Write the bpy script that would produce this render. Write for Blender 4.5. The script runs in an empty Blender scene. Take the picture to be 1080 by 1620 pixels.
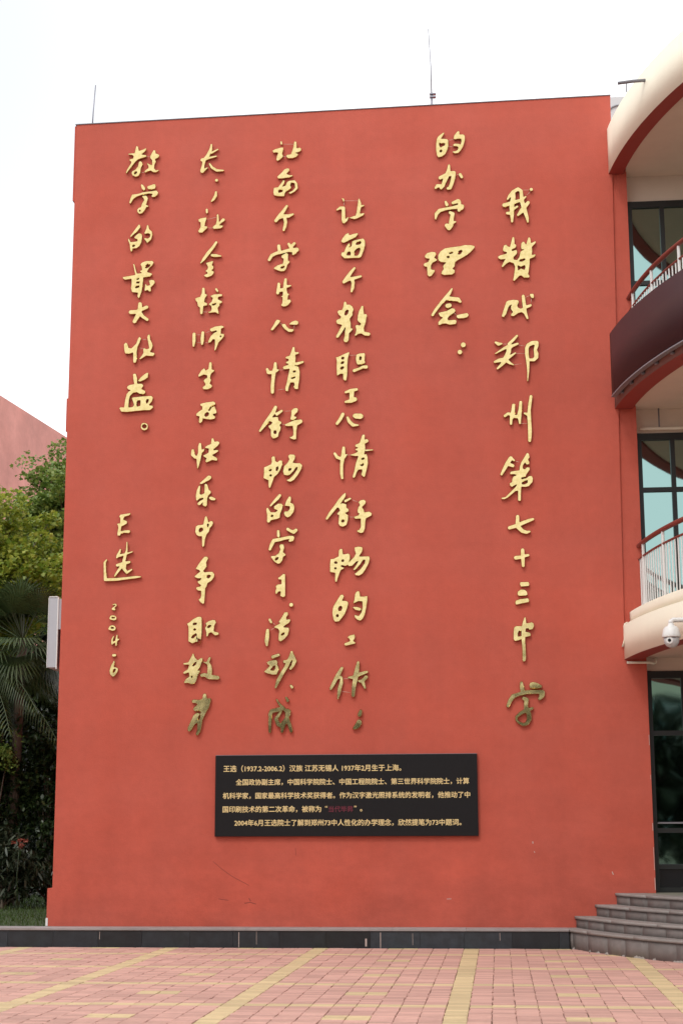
import bpy, math, random
import numpy as np
from mathutils import Matrix, Vector
rnd = random.Random(7)
R = math.radians
sc = bpy.context.scene
col = sc.collection

# ------------------------------------------------------------------ camera
cam_d = bpy.data.cameras.new('camera')
cam = bpy.data.objects.new('camera', cam_d)
col.objects.link(cam)
cam_d.sensor_fit = 'VERTICAL'
cam_d.sensor_height = 24.0
cam_d.lens = 2511.74 / 1620 * 24.0
cam_d.clip_start = 0.1
cam_d.clip_end = 3000
cr = Vector((0.99531606, 0.09662669, -0.00303863))
cu = Vector((0.0221107, -0.19693074, 0.98016805))
cf = Vector((-0.09411199, 0.97564418, 0.19814481))
mw = Matrix((cr, cu, -cf)).transposed().to_4x4()
mw.translation = Vector((6.2211, -22.1155, 1.5))
cam.matrix_world = mw
sc.camera = cam

# ------------------------------------------------------------------ sky, sun, exposure
world = bpy.data.worlds.new("World")
sc.world = world
world.use_nodes = True
wn = world.node_tree; wn.nodes.clear()
wo = wn.nodes.new('ShaderNodeOutputWorld')
wb = wn.nodes.new('ShaderNodeBackground')
sky = wn.nodes.new('ShaderNodeTexSky')
sky.sky_type = 'NISHITA'
sky.sun_disc = False
sky.sun_elevation = R(52)
sky.sun_rotation = R(205)
sky.altitude = 100
sky.air_density = 1.2
sky.dust_density = 3.0
mix = wn.nodes.new('ShaderNodeMix'); mix.data_type = 'RGBA'
# the cloud is thinner towards the upper left, where a little blue comes through
wtc = wn.nodes.new('ShaderNodeTexCoord')
vd = wn.nodes.new('ShaderNodeVectorMath'); vd.operation = 'DOT_PRODUCT'
vd.inputs[1].default_value = (cf + cr*((-300-540)/2511.74) + cu*((810-60)/2511.74)).normalized()
wn.links.new(wtc.outputs['Generated'], vd.inputs[0])
wmr = wn.nodes.new('ShaderNodeMapRange'); wmr.inputs[1].default_value = .955; wmr.inputs[2].default_value = .999
wmr.inputs[3].default_value = .88; wmr.inputs[4].default_value = .53; wmr.interpolation_type = 'SMOOTHSTEP'
wn.links.new(vd.outputs['Value'], wmr.inputs[0]); wn.links.new(wmr.outputs[0], mix.inputs[0])
mix.inputs[7].default_value = (16.6, 16.8, 16.9, 1)      # even bright cloud cover
wn.links.new(sky.outputs[0], mix.inputs[6])
wn.links.new(mix.outputs[2], wb.inputs[0])
wb.inputs[1].default_value = 0.1
wn.links.new(wb.outputs[0], wo.inputs[0])
sun_d = bpy.data.lights.new('sun', 'SUN')
sun_d.energy = 1.0
sun_d.angle = R(14)
sun_d.color = (1.0, 0.96, 0.9)
sun = bpy.data.objects.new('sun', sun_d)
col.objects.link(sun)
az, el = R(205), R(52)
sdir = Vector((math.sin(az) * math.cos(el), math.cos(az) * math.cos(el), math.sin(el)))  # towards the sun
sun.rotation_euler = (-sdir).to_track_quat('-Z', 'Y').to_euler()
sc.view_settings.view_transform = 'Standard'
sc.view_settings.look = 'None'
sc.view_settings.exposure = 0.0
sc.view_settings.gamma = 1.0
sc.view_settings.use_curve_mapping = False
sc.render.engine = 'CYCLES'
sc.cycles.max_bounces = 8

# ------------------------------------------------------------------ helpers
def tag(o, label=None, cat=None, group=None, kind=None):
    if label: o['label'] = label
    if cat: o['category'] = cat
    if group: o['group'] = group
    if kind: o['kind'] = kind
    return o

def empty(name, loc, label, cat, group=None):
    o = bpy.data.objects.new(name, None)
    col.objects.link(o)
    o.location = loc
    o.empty_display_size = 0.2
    return tag(o, label, cat, group)

def link(name, me, mats, parent=None):
    o = bpy.data.objects.new(name, me)
    col.objects.link(o)
    if not isinstance(mats, (list, tuple)): mats = [mats]
    if len(me.materials) == 0:
        for m in mats: me.materials.append(m)
    if parent is not None:
        o.parent = parent
        pm = parent
        loc = Vector((0, 0, 0))
        while pm is not None:
            loc += Vector(pm.location); pm = pm.parent
        o.location = -loc if not o.get('_local') else o.location
    return o

class MB:
    """collects simple solids as ONE mesh, in world coordinates"""
    def __init__(s): s.v = []; s.f = []; s.m = []; s.sm = []
    def add(s, vs, fs, mi=0, smooth=False):
        b = len(s.v); s.v += [tuple(x) for x in vs]
        for f in fs: s.f.append([b + i for i in f]); s.m.append(mi); s.sm.append(smooth)
        return s
    def box(s, x0, x1, y0, y1, z0, z1, mi=0, ch=0.0):
        if ch > 0:
            c = ch
            vs = []
            for (z, ix, iy) in ((z0, c, c), (z0 + c, 0, 0), (z1 - c, 0, 0), (z1, c, c)):
                vs += [(x0+ix, y0+iy, z), (x1-ix, y0+iy, z), (x1-ix, y1-iy, z), (x0+ix, y1-iy, z)]
            fs = [(3, 2, 1, 0), (12, 13, 14, 15)]
            for k in range(3):
                for i in range(4):
                    j = (i + 1) % 4
                    fs.append((4*k+i, 4*k+j, 4*k+4+j, 4*k+4+i))
            return s.add(vs, fs, mi)
        vs = [(x0,y0,z0),(x1,y0,z0),(x1,y1,z0),(x0,y1,z0),(x0,y0,z1),(x1,y0,z1),(x1,y1,z1),(x0,y1,z1)]
        return s.add(vs, [(3,2,1,0),(4,5,6,7),(0,1,5,4),(1,2,6,5),(2,3,7,6),(3,0,4,7)], mi)
    def prism(s, pts, y0, y1, mi=0):
        """pts in XZ, extruded along Y"""
        n = len(pts)
        vs = [(x, y0, z) for x, z in pts] + [(x, y1, z) for x, z in pts]
        fs = [tuple(range(n)), tuple(range(2*n-1, n-1, -1))]
        for i in range(n):
            j = (i+1) % n; fs.append((i, i+n, j+n, j))
        return s.add(vs, fs, mi)
    def flat(s, pts, z0, z1, mi=0):
        """pts in XY (ccw), extruded along Z"""
        n = len(pts)
        vs = [(x, y, z0) for x, y in pts] + [(x, y, z1) for x, y in pts]
        fs = [tuple(range(n-1, -1, -1)), tuple(range(n, 2*n))]
        for i in range(n):
            j = (i+1) % n; fs.append((i, j, j+n, i+n))
        return s.add(vs, fs, mi)
    def tube(s, pts, r, n=10, mi=0, cap=True):
        pts = [Vector(p) for p in pts]
        if not isinstance(r, (list, tuple)): r = [r]*len(pts)
        vs = []; up = None
        for i, p in enumerate(pts):
            d = (pts[min(i+1, len(pts)-1)] - pts[max(i-1, 0)]).normalized()
            if up is None: up = Vector((0,0,1)) if abs(d.z) < .9 else Vector((1,0,0))
            a = d.cross(up).normalized(); b = a.cross(d).normalized(); up = b
            for k in range(n):
                t = 2*math.pi*k/n
                vs.append(p + (a*math.cos(t) + b*math.sin(t))*r[i])
        fs = []
        for i in range(len(pts)-1):
            for k in range(n):
                j = (k+1) % n
                fs.append((i*n+k, i*n+j, (i+1)*n+j, (i+1)*n+k))
        s.add(vs, fs, mi, True)
        if cap:
            b = len(s.v) - len(vs)
            s.f.append([b+k for k in range(n-1,-1,-1)]); s.m.append(mi); s.sm.append(False)
            s.f.append([b+(len(pts)-1)*n+k for k in range(n)]); s.m.append(mi); s.sm.append(False)
        return s
    def lathe(s, c, prof, n=24, mi=0):
        vs = []; fs = []
        for (r, z) in prof:
            for k in range(n):
                t = 2*math.pi*k/n; vs.append((c[0]+r*math.cos(t), c[1]+r*math.sin(t), c[2]+z))
        for i in range(len(prof)-1):
            for k in range(n):
                j = (k+1) % n; fs.append((i*n+k, i*n+j, (i+1)*n+j, (i+1)*n+k))
        return s.add(vs, fs, mi, True)
    def arc(s, c, r0, r1, z0, z1, a0, a1, n, mi=0, mi_bot=None):
        """ring sector r0<r1, angles in degrees"""
        mb = mi if mi_bot is None else mi_bot
        P = []
        for i in range(n+1):
            a = R(a0 + (a1-a0)*i/n)
            P.append((math.cos(a), math.sin(a)))
        vs = []
        for (x, y) in P:
            vs += [(c[0]+r0*x, c[1]+r0*y, z0), (c[0]+r1*x, c[1]+r1*y, z0), (c[0]+r1*x, c[1]+r1*y, z1), (c[0]+r0*x, c[1]+r0*y, z1)]
        b = len(s.v); s.v += vs
        def F(q, m, sm=False):
            s.f.append([b+k for k in q]); s.m.append(m); s.sm.append(sm)
        for i in range(n):
            o = 4*i; p = o+4
            F((o, o+1, p+1, p), mb); F((o+1, o+2, p+2, p+1), mi, True); F((o+2, o+3, p+3, p+2), mi); F((o+3, o, p, p+3), mb, True)
        F((3, 2, 1, 0), mi); e = 4*n; F((e, e+1, e+2, e+3), mi)
        return s
    def build(s, name, mats, parent=None, kind=None):
        me = bpy.data.meshes.new(name)
        me.from_pydata(s.v, [], s.f)
        if not isinstance(mats, (list, tuple)): mats = [mats]
        for m in mats: me.materials.append(m)
        me.polygons.foreach_set('material_index', s.m)
        me.polygons.foreach_set('use_smooth', s.sm)
        me.validate(); me.update()
        o = link(name, me, mats, parent)
        if kind: o['kind'] = kind
        return o

# ------------------------------------------------------------------ materials
def mat(name, base, rough=.7, metal=0.0, spec=.5, var=0.0, vscale=3.0, bump=0.0, bscale=60.0, rand=0.0, coords='Object'):
    m = bpy.data.materials.new(name); m.use_nodes = True
    nt = m.node_tree; b = nt.nodes['Principled BSDF']
    b.inputs['Base Color'].default_value = (*base, 1)
    b.inputs['Roughness'].default_value = rough
    b.inputs['Metallic'].default_value = metal
    b.inputs['Specular IOR Level'].default_value = spec
    tc = nt.nodes.new('ShaderNodeTexCoord')
    cur = None
    if var > 0 or rand > 0:
        rgb = nt.nodes.new('ShaderNodeHueSaturation')
        rgb.inputs['Color'].default_value = (*base, 1)
        val = None
        if var > 0:
            n = nt.nodes.new('ShaderNodeTexNoise'); n.inputs['Scale'].default_value = vscale; n.inputs['Detail'].default_value = 6
            n.inputs['Roughness'].default_value = .62
            nt.links.new(tc.outputs[coords], n.inputs['Vector'])
            mr = nt.nodes.new('ShaderNodeMapRange'); mr.inputs[1].default_value = .25; mr.inputs[2].default_value = .75
            mr.inputs[3].default_value = 1-var; mr.inputs[4].default_value = 1+var
            nt.links.new(n.outputs[0], mr.inputs[0]); val = mr.outputs[0]
        if rand > 0:
            oi = nt.nodes.new('ShaderNodeObjectInfo')
            mr2 = nt.nodes.new('ShaderNodeMapRange'); mr2.inputs[3].default_value = 1-rand; mr2.inputs[4].default_value = 1+rand
            nt.links.new(oi.outputs['Random'], mr2.inputs[0])
            if val is None: val = mr2.outputs[0]
            else:
                mu = nt.nodes.new('ShaderNodeMath'); mu.operation = 'MULTIPLY'
                nt.links.new(val, mu.inputs[0]); nt.links.new(mr2.outputs[0], mu.inputs[1]); val = mu.outputs[0]
        nt.links.new(val, rgb.inputs['Value'])
        nt.links.new(rgb.outputs[0], b.inputs['Base Color'])
    if bump > 0:
        n = nt.nodes.new('ShaderNodeTexNoise'); n.inputs['Scale'].default_value = bscale; n.inputs['Detail'].default_value = 5
        nt.links.new(tc.outputs[coords], n.inputs['Vector'])
        bp = nt.nodes.new('ShaderNodeBump'); bp.inputs['Strength'].default_value = 1.0; bp.inputs['Distance'].default_value = bump
        nt.links.new(n.outputs[0], bp.inputs['Height']); nt.links.new(bp.outputs[0], b.inputs['Normal'])
    return m

def wall_paint(name, base, amp=1.0):
    m = bpy.data.materials.new(name); m.use_nodes = True
    nt = m.node_tree; N = nt.nodes; L = nt.links; b = N['Principled BSDF']
    b.inputs['Roughness'].default_value = .75; b.inputs['Specular IOR Level'].default_value = .3
    tc = N.new('ShaderNodeTexCoord')
    def noise(scale, sx=1, sy=1, sz=1, det=5, rough=.6):
        mp = N.new('ShaderNodeMapping'); mp.inputs['Scale'].default_value = (sx, sy, sz)
        L.new(tc.outputs['Object'], mp.inputs[0])
        n = N.new('ShaderNodeTexNoise'); n.inputs['Scale'].default_value = scale; n.inputs['Detail'].default_value = det
        n.inputs['Roughness'].default_value = rough
        L.new(mp.outputs[0], n.inputs['Vector']); return n.outputs[0]
    def rng(s, a, b_, c, d):
        r = N.new('ShaderNodeMapRange'); r.inputs[1].default_value = a; r.inputs[2].default_value = b_
        r.inputs[3].default_value = c; r.inputs[4].default_value = d; L.new(s, r.inputs[0]); return r.outputs[0]
    def mul(a, c):
        k = N.new('ShaderNodeMath'); k.operation = 'MULTIPLY'; L.new(a, k.inputs[0]); L.new(c, k.inputs[1]); return k.outputs[0]
    v = rng(noise(.55), .3, .7, 1-.06*amp, 1+.055*amp)
    v = mul(v, rng(noise(1.9, 1.0, 1, .10), .3, .75, 1.035, .945))     # faint rain streaks
    v = mul(v, rng(noise(7, 1, 1, 1, 9, .75), .3, .7, .945, 1.045))
    v = mul(v, rng(noise(.9, .25, 1, 3.0, 3), .35, .65, .98, 1.02))  # faint day joints
    # scuffs low on the wall, strengthened to paint in shade from the surroundings
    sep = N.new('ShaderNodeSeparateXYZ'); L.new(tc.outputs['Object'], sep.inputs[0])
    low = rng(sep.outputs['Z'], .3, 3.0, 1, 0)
    scuff_shade = rng(noise(1.4, 1, 1, 1.6, 9, .72), .38, .64, .0, .20)
    sm = mul(low, scuff_shade)
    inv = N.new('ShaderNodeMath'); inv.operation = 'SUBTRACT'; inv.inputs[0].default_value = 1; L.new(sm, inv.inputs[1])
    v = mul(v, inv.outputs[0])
    h = N.new('ShaderNodeHueSaturation'); h.inputs['Color'].default_value = (*base, 1)
    L.new(v, h.inputs['Value'])
    L.new(rng(noise(.8), .3, .7, .985, 1.015), h.inputs['Saturation'])
    L.new(h.outputs[0], b.inputs['Base Color'])
    bp = N.new('ShaderNodeBump'); bp.inputs['Distance'].default_value = .004; bp.inputs['Strength'].default_value = .8
    L.new(noise(45, 1, 1, 1, 6, .7), bp.inputs['Height'])
    bp2 = N.new('ShaderNodeBump'); bp2.inputs['Distance'].default_value = .03; bp2.inputs['Strength'].default_value = .5
    L.new(noise(1.3, 1, 1, 1, 3, .5), bp2.inputs['Height']); L.new(bp.outputs[0], bp2.inputs['Normal'])
    L.new(bp2.outputs[0], b.inputs['Normal'])
    return m

def leaf_mat(name, c1, c2, rough=.5, tr=.25):
    m = bpy.data.materials.new(name); m.use_nodes = True
    nt = m.node_tree; N = nt.nodes; L = nt.links; b = N['Principled BSDF']
    g = N.new('ShaderNodeNewGeometry')
    cr_ = N.new('ShaderNodeMix'); cr_.data_type = 'RGBA'
    cr_.inputs[6].default_value = (*c1, 1); cr_.inputs[7].default_value = (*c2, 1)
    L.new(g.outputs['Random Per Island'], cr_.inputs[0])
    L.new(cr_.outputs[2], b.inputs['Base Color'])
    b.inputs['Roughness'].default_value = rough
    t = N.new('ShaderNodeBsdfTranslucent'); L.new(cr_.outputs[2], t.inputs[0])
    mx = N.new('ShaderNodeMixShader'); mx.inputs[0].default_value = tr
    out = N['Material Output']
    L.new(b.outputs[0], mx.inputs[1]); L.new(t.outputs[0], mx.inputs[2]); L.new(mx.outputs[0], out.inputs[0])
    return m

M = {}
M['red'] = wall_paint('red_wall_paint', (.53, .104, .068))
M['pinkwall'] = wall_paint('hazed_pink_paint', (.66, .29, .245), 3.0)  # paled to put distance haze into the colour
M['cream'] = mat('cream_paint', (.86, .80, .65), .7, var=.05, vscale=1.5, bump=.002, bscale=40)
M['soffit'] = mat('taupe_ceiling_paint', (.66, .55, .45), .8, var=.04)
M['darkred'] = mat('dark_red_paint', (.30, .045, .035), .6, var=.04)
M['purple'] = mat('plum_cladding', (.042, .022, .027), .45, spec=.3, var=.06)
M['white_chip'] = mat('white_putty', (.72, .70, .68), .9)
M['trim'] = mat('grey_trim', (.20, .19, .21), .5)
M['frame'] = mat('black_window_frame', (.012, .013, .012), .4)
M['rail_red'] = mat('red_brown_rail', (.20, .045, .035), .4, var=.1, vscale=8)
M['white'] = mat('white_enamel', (.75, .74, .72), .35)
M['grey_white'] = mat('off_white_plastic', (.55, .56, .57), .45, var=.03)
M['black'] = mat('black_plastic', (.01, .01, .012), .2)
M['sign_grey'] = mat('grey_white_sign_metal', (.46, .465, .50), .45, var=.03)
M['galv'] = mat('galvanised_steel', (.30, .29, .33), .45, metal=.6)
M['palemetal'] = mat('pale_steel', (.72, .73, .74), .5)
M['chip'] = mat('bare_white_plaster', (.50, .40, .36), .9)
M['crack'] = mat('dark_scratch', (.24, .055, .04), .9)
M['granite'] = mat('dark_granite', (.021, .027, .033), .34, var=.4, vscale=10, rand=.6, bump=.0005, bscale=90)
M['coping'] = mat('grey_coping_stone', (.30, .265, .26), .6, var=.12, vscale=9, rand=.06, bump=.001)
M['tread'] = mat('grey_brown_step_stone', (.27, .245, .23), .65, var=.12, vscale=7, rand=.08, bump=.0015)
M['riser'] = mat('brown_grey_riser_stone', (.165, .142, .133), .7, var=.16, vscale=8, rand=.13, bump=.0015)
M['bark'] = mat('grey_bark', (.13, .10, .075), .9, var=.3, vscale=6, bump=.01, bscale=18)
M['soil'] = mat('dark_soil', (.03, .024, .016), .95, var=.3)
M['board'] = mat('black_granite_board', (.010, .009, .010), .45, var=.15, vscale=30, spec=.22)
M['gilt'] = mat('engraved_gilt', (.80, .62, .30), .5, metal=.15)
M['crimson'] = mat('crimson_ink', (.14, .012, .03), .5)
M['clay'] = mat('orange_clay', (.34, .12, .07), .85, var=.2, vscale=20)
M['redbrick'] = mat('pink_paving_brick', (.57, .325, .27), .8, var=.10, vscale=9, rand=.15, bump=.002, bscale=70)
M['yellowbrick'] = mat('yellow_paving_brick', (.60, .455, .26), .8, var=.10, vscale=9, rand=.13, bump=.002, bscale=70)
M['joint'] = mat('joint_sand', (.16, .09, .07), .95, var=.3, vscale=12)
M['grass'] = leaf_mat('grass_blades', (.035, .075, .012), (.07, .12, .02), .6, .3)
M['lawn'] = mat('lawn_soil', (.03, .05, .014), .95, var=.4, vscale=3)

def brick_island(name, base, v):
    m = mat(name, base, .8, var=.10, vscale=5, bump=.0012, bscale=70)
    nt = m.node_tree
    hs = [n for n in nt.nodes if n.type == 'HUE_SAT'][0]
    g = nt.nodes.new('ShaderNodeNewGeometry')
    mr = nt.nodes.new('ShaderNodeMapRange'); mr.inputs[3].default_value = 1-v; mr.inputs[4].default_value = 1+v
    nt.links.new(g.outputs['Random Per Island'], mr.inputs[0])
    src = hs.inputs['Value'].links[0].from_socket
    mu = nt.nodes.new('ShaderNodeMath'); mu.operation = 'MULTIPLY'
    nt.links.new(src, mu.inputs[0]); nt.links.new(mr.outputs[0], mu.inputs[1]); nt.links.new(mu.outputs[0], hs.inputs['Value'])
    return m
def stain(m):
    nt = m.node_tree; hs = [n for n in nt.nodes if n.type == 'HUE_SAT'][0]
    g = nt.nodes.new('ShaderNodeNewGeometry'); src = hs.inputs['Value'].links[0].from_socket
    for sc_, a, c, lo, hi in ((.7, .3, .7, .90, 1.06), (5.0, .35, .75, 1.05, .84)):
        n = nt.nodes.new('ShaderNodeTexNoise'); n.inputs['Scale'].default_value = sc_; n.inputs['Detail'].default_value = 6; n.inputs['Roughness'].default_value = .65
        nt.links.new(g.outputs['Position'], n.inputs['Vector'])
        mr = nt.nodes.new('ShaderNodeMapRange'); mr.inputs[1].default_value = a; mr.inputs[2].default_value = c; mr.inputs[3].default_value = lo; mr.inputs[4].default_value = hi
        nt.links.new(n.outputs[0], mr.inputs[0])
        mu = nt.nodes.new('ShaderNodeMath'); mu.operation = 'MULTIPLY'
        nt.links.new(src, mu.inputs[0]); nt.links.new(mr.outputs[0], mu.inputs[1]); src = mu.outputs[0]
    nt.links.new(src, hs.inputs['Value'])
M['redbrick_far'] = brick_island('pink_paving_brick_far', (.57, .325, .27), .15)
M['yellowbrick_far'] = brick_island('yellow_paving_brick_far', (.60, .455, .26), .13)

for k_ in ('redbrick', 'yellowbrick', 'redbrick_far', 'yellowbrick_far'): stain(M[k_])
# tinted mirror glass
g = bpy.data.materials.new('tinted_glass'); g.use_nodes = True
b = g.node_tree.nodes['Principled BSDF']
b.inputs['Base Color'].default_value = (.26, .395, .375, 1); b.inputs['Metallic'].default_value = 1; b.inputs['Roughness'].default_value = .03
nz = g.node_tree.nodes.new('ShaderNodeTexNoise'); nz.inputs['Scale'].default_value = 1.2; nz.inputs['Detail'].default_value = 1
tcg = g.node_tree.nodes.new('ShaderNodeTexCoord'); g.node_tree.links.new(tcg.outputs['Object'], nz.inputs['Vector'])
bpg = g.node_tree.nodes.new('ShaderNodeBump'); bpg.inputs['Distance'].default_value = .01; bpg.inputs['Strength'].default_value = .4
g.node_tree.links.new(nz.outputs[0], bpg.inputs['Height']); g.node_tree.links.new(bpg.outputs[0], b.inputs['Normal'])
M['glass'] = g

# hand-beaten gilt letters
g = bpy.data.materials.new('gilt_letter'); g.use_nodes = True
nt = g.node_tree; b = nt.nodes['Principled BSDF']
b.inputs['Metallic'].default_value = 1; b.inputs['Roughness'].default_value = .13
tcg = nt.nodes.new('ShaderNodeTexCoord')
nz = nt.nodes.new('ShaderNodeTexNoise'); nz.inputs['Scale'].default_value = 2.5; nz.inputs['Detail'].default_value = 2
nt.links.new(tcg.outputs['Object'], nz.inputs['Vector'])
bpg = nt.nodes.new('ShaderNodeBump'); bpg.inputs['Distance'].default_value = .012; bpg.inputs['Strength'].default_value = .5
nt.links.new(nz.outputs[0], bpg.inputs['Height']); nt.links.new(bpg.outputs[0], b.inputs['Normal'])
n2 = nt.nodes.new('ShaderNodeTexNoise'); n2.inputs['Scale'].default_value = 22; n2.inputs['Detail'].default_value = 4
nt.links.new(tcg.outputs['Object'], n2.inputs['Vector'])
cm = nt.nodes.new('ShaderNodeMix'); cm.data_type = 'RGBA'
cm.inputs[6].default_value = (.56, .43, .175, 1); cm.inputs[7].default_value = (.68, .54, .26, 1)
mr = nt.nodes.new('ShaderNodeMapRange'); mr.inputs[1].default_value = .3; mr.inputs[2].default_value = .65
nt.links.new(n2.outputs[0], mr.inputs[0]); nt.links.new(mr.outputs[0], cm.inputs[0]); nt.links.new(cm.outputs[2], b.inputs['Base Color'])
M['gold'] = g
M['wire'] = mat('pale_tie_wire', (.62, .42, .33), .4, metal=.5)

# ------------------------------------------------------------------ ground and pavement
gb = MB()
gb.add([(-600, -600, -.045), (600, -600, -.045), (600, 600, -.045), (-600, 600, -.045)], [(0, 1, 2, 3)])
gm = bpy.data.materials.new('plaza_paving'); gm.use_nodes = True
nt = gm.node_tree; b = nt.nodes['Principled BSDF']; b.inputs['Roughness'].default_value = .85
tcg = nt.nodes.new('ShaderNodeTexCoord'); br = nt.nodes.new('ShaderNodeTexBrick')
br.inputs['Scale'].default_value = 1; br.inputs['Brick Width'].default_value = .2; br.inputs['Row Height'].default_value = .1
br.inputs['Mortar Size'].default_value = .004; br.inputs['Color1'].default_value = (.20, .15, .13, 1); br.inputs['Color2'].default_value = (.17, .13, .115, 1)
br.inputs['Mortar'].default_value = (.13, .08, .06, 1)
nt.links.new(tcg.outputs['Object'], br.inputs['Vector']); nt.links.new(br.outputs[0], b.inputs['Base Color'])
tag(gb.build('ground', gm), 'brown brick plaza ground reaching out all round', kind='structure')

pb = MB(); pb.box(-6.3, 13.3, -14.3, .3, -.04, -.012)
pave = tag(pb.build('pavement', M['joint']), 'pink brick pavement laid in two metre panels with yellow stripes', kind='structure')

BW, BH = .2, .1
def is_yellow(ix, iy):
    k = ix % 10
    if k == 0: return True
    j = iy % 20
    if j in (0, 1): return True
    if j in (10, 11, 12) and k in (5, 6): return True
    return False
# column 0 centre x=5.83, row 0 centre y=-3.55
rng = np.random.default_rng(3)
def brick_template(gap=.003, ch=.0035, h=.02):
    hx, hy = BW/2-gap, BH/2-gap*1.3
    vs = [(-hx,-hy,-h),(hx,-hy,-h),(hx,hy,-h),(-hx,hy,-h),(-hx,-hy,-ch),(hx,-hy,-ch),(hx,hy,-ch),(-hx,hy,-ch),
          (-hx+ch,-hy+ch,0),(hx-ch,-hy+ch,0),(hx-ch,hy-ch,0),(-hx+ch,hy-ch,0)]
    fs = [(8,9,10,11)] + [(i, (i+1)%4, 4+(i+1)%4, 4+i) for i in range(4)] + [(4+i, 4+(i+1)%4, 8+(i+1)%4, 8+i) for i in range(4)]
    return vs, fs
TV, TF = brick_template()
bm_red = bpy.data.meshes.new('brick'); bm_red.from_pydata(TV, [], TF); bm_red.materials.append(M['redbrick'])
bm_yel = bpy.data.meshes.new('yellow_brick'); bm_yel.from_pydata(TV, [], TF); bm_yel.materials.append(M['yellowbrick'])
near = []
allb = []
for iy in range(-105, 32):
    for ix in range(-59, 37):
        x = 5.83 + ix*BW; y = -3.55 + iy*BH
        if y > -.36 or y < -14.2: continue
        allb.append((ix, iy, x, y))
# the 300 that show largest: nearest rows inside the frame
cand = [t for t in allb if -9.02 < t[3] < -7.7 and 3.25-.06*(-9-t[3])*0 < t[2] + 0 < 9.3]
def half(y): return (22.1155 + y)
def in_frame(x, y):
    d = Vector((x, y, 0)) - Vector((6.2211, -22.1155, 1.5))
    z = d.dot(cf); u = 540 + 2511.74*d.dot(cr)/z; v = 810 - 2511.74*d.dot(cu)/z
    return -20 < u < 1100 and v < 1628
cand = [t for t in allb if t[3] < -6 and in_frame(t[2], t[3])]
cand.sort(key=lambda t: (round(t[3], 3), t[2]))
near = cand[:300]
nearset = set((t[0], t[1]) for t in near)
for (ix, iy, x, y) in near:
    yel = is_yellow(ix, iy)
    o = bpy.data.objects.new('yellow_brick' if yel else 'brick', bm_yel if yel else bm_red)
    col.objects.link(o); o.parent = pave
    o.location = (x + rng.normal(0, .0032), y + rng.normal(0, .0008), .001*rng.normal(0, 1.0))
    o.rotation_euler = (rng.normal(0, .004), rng.normal(0, .003), rng.normal(0, .004))
far = [t for t in allb if (t[0], t[1]) not in nearset]
tv = np.array(TV)
V = []; F = []; MI = []
tf = np.array(TF)
for k, (ix, iy, x, y) in enumerate(far):
    a = rng.normal(0, .004); c_, s_ = math.cos(a), math.sin(a)
    q = tv.copy(); q[:, 0] = tv[:, 0]*c_ - tv[:, 1]*s_ + x + rng.normal(0, .0032); q[:, 1] = tv[:, 0]*s_ + tv[:, 1]*c_ + y
    q[:, 2] = tv[:, 2] + tv[:, 0]*rng.normal(0, .003) + tv[:, 1]*rng.normal(0, .005) + rng.normal(0, .001)
    V.append(q); F.append(tf + 12*k); MI += [1 if is_yellow(ix, iy) else 0]*9
me = bpy.data.meshes.new('bricks'); me.from_pydata(np.concatenate(V).tolist(), [], np.concatenate(F).tolist())
me.materials.append(M['redbrick_far']); me.materials.append(M['yellowbrick_far'])
me.polygons.foreach_set('material_index', MI)
o = link('bricks', me, [], pave); o['kind'] = 'stuff'; o['label'] = 'rest of the pink and yellow paving bricks further off'

# ------------------------------------------------------------------ granite kerb (plinth) along the wall
kerb = empty('granite_kerb', (1, -.3, 0), 'low black granite kerb with grey coping running along the foot of the red wall', 'kerb')
x = -6.0; k = 0
tw = [.62, .6, .66, .58, .63]
while x < 7.1:
    w = tw[k % 5]; x1 = min(x+w, 7.11)
    if 7.11 - x1 < .1: x1 = 7.11
    m_ = MB(); m_.box(x+.0015, x1-.0015, -.35 - .001*(k % 3), -.30, -.02, .217, ch=.002); m_.build('granite_tile', M['granite'], kerb)
    x = x1; k += 1
    if x >= 7.11: break
x = -6.0; k = 0
while x < 7.07:
    x1 = min(x+.98, 7.11)
    if 7.11 - x1 < .2: x1 = 7.11
    m_ = MB(); m_.box(x+.001, x1-.001, -.372, (.0 if x1 > .1 else .02) - .002, .2185, .25 + .0006*(k % 3), ch=.004); m_.build('coping_slab', M['coping'], kerb)
    x = x1; k += 1
    if x >= 7.11: break
m_ = MB(); m_.box(-6.0, 6.98, -.30, -.004, -.03, .2175); m_.build('kerb_core', M['granite'], kerb)
m_ = MB()
for (sx, w, z0, z1) in [(.82, .005, .10, .20), (2.72, .008, .0, .2), (2.96, .004, .04, .21), (4.42, .022, .02, .12), (4.62, .009, .0, .2), (5.05, .004, .04, .19), (6.2, .005, .1, .2)]:
    m_.box(sx, sx+w, -.3545, -.3525, z0, z1)
m_.build('lime_streak', M['chip'], kerb)['label'] = 'white lime drips on the granite'

# planter bed behind the kerb, left of the wall
m_ = MB(); m_.box(-30, .02, .02, 34, -.04, .225)
tag(m_.build('lawn', M['lawn']), 'lawn bed behind the granite kerb left of the wall', kind='structure')
V = []; F = []
n = 9000
for i in range(n):
    x = rng.uniform(-5.5, -.02); y = rng.uniform(.03, 10.5); h = rng.uniform(.05, .11); a = rng.uniform(0, 6.28); w = .006
    lx, ly = rng.normal(0, .03), rng.normal(0, .03)
    dx, dy = math.cos(a)*w, math.sin(a)*w
    V += [(x-dx, y-dy, .224), (x+dx, y+dy, .224), (x+dx*.6+lx*.5, y+dy*.6+ly*.5, .224+h*.6), (x+lx, y+ly, .224+h)]
    F += [(4*i, 4*i+1, 4*i+2), (4*i, 4*i+2, 4*i+3)]
me = bpy.data.meshes.new('grass'); me.from_pydata(V, [], F)
tag(link('grass', me, M['grass']), 'short green grass behind the kerb', 'grass', kind='stuff')

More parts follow.
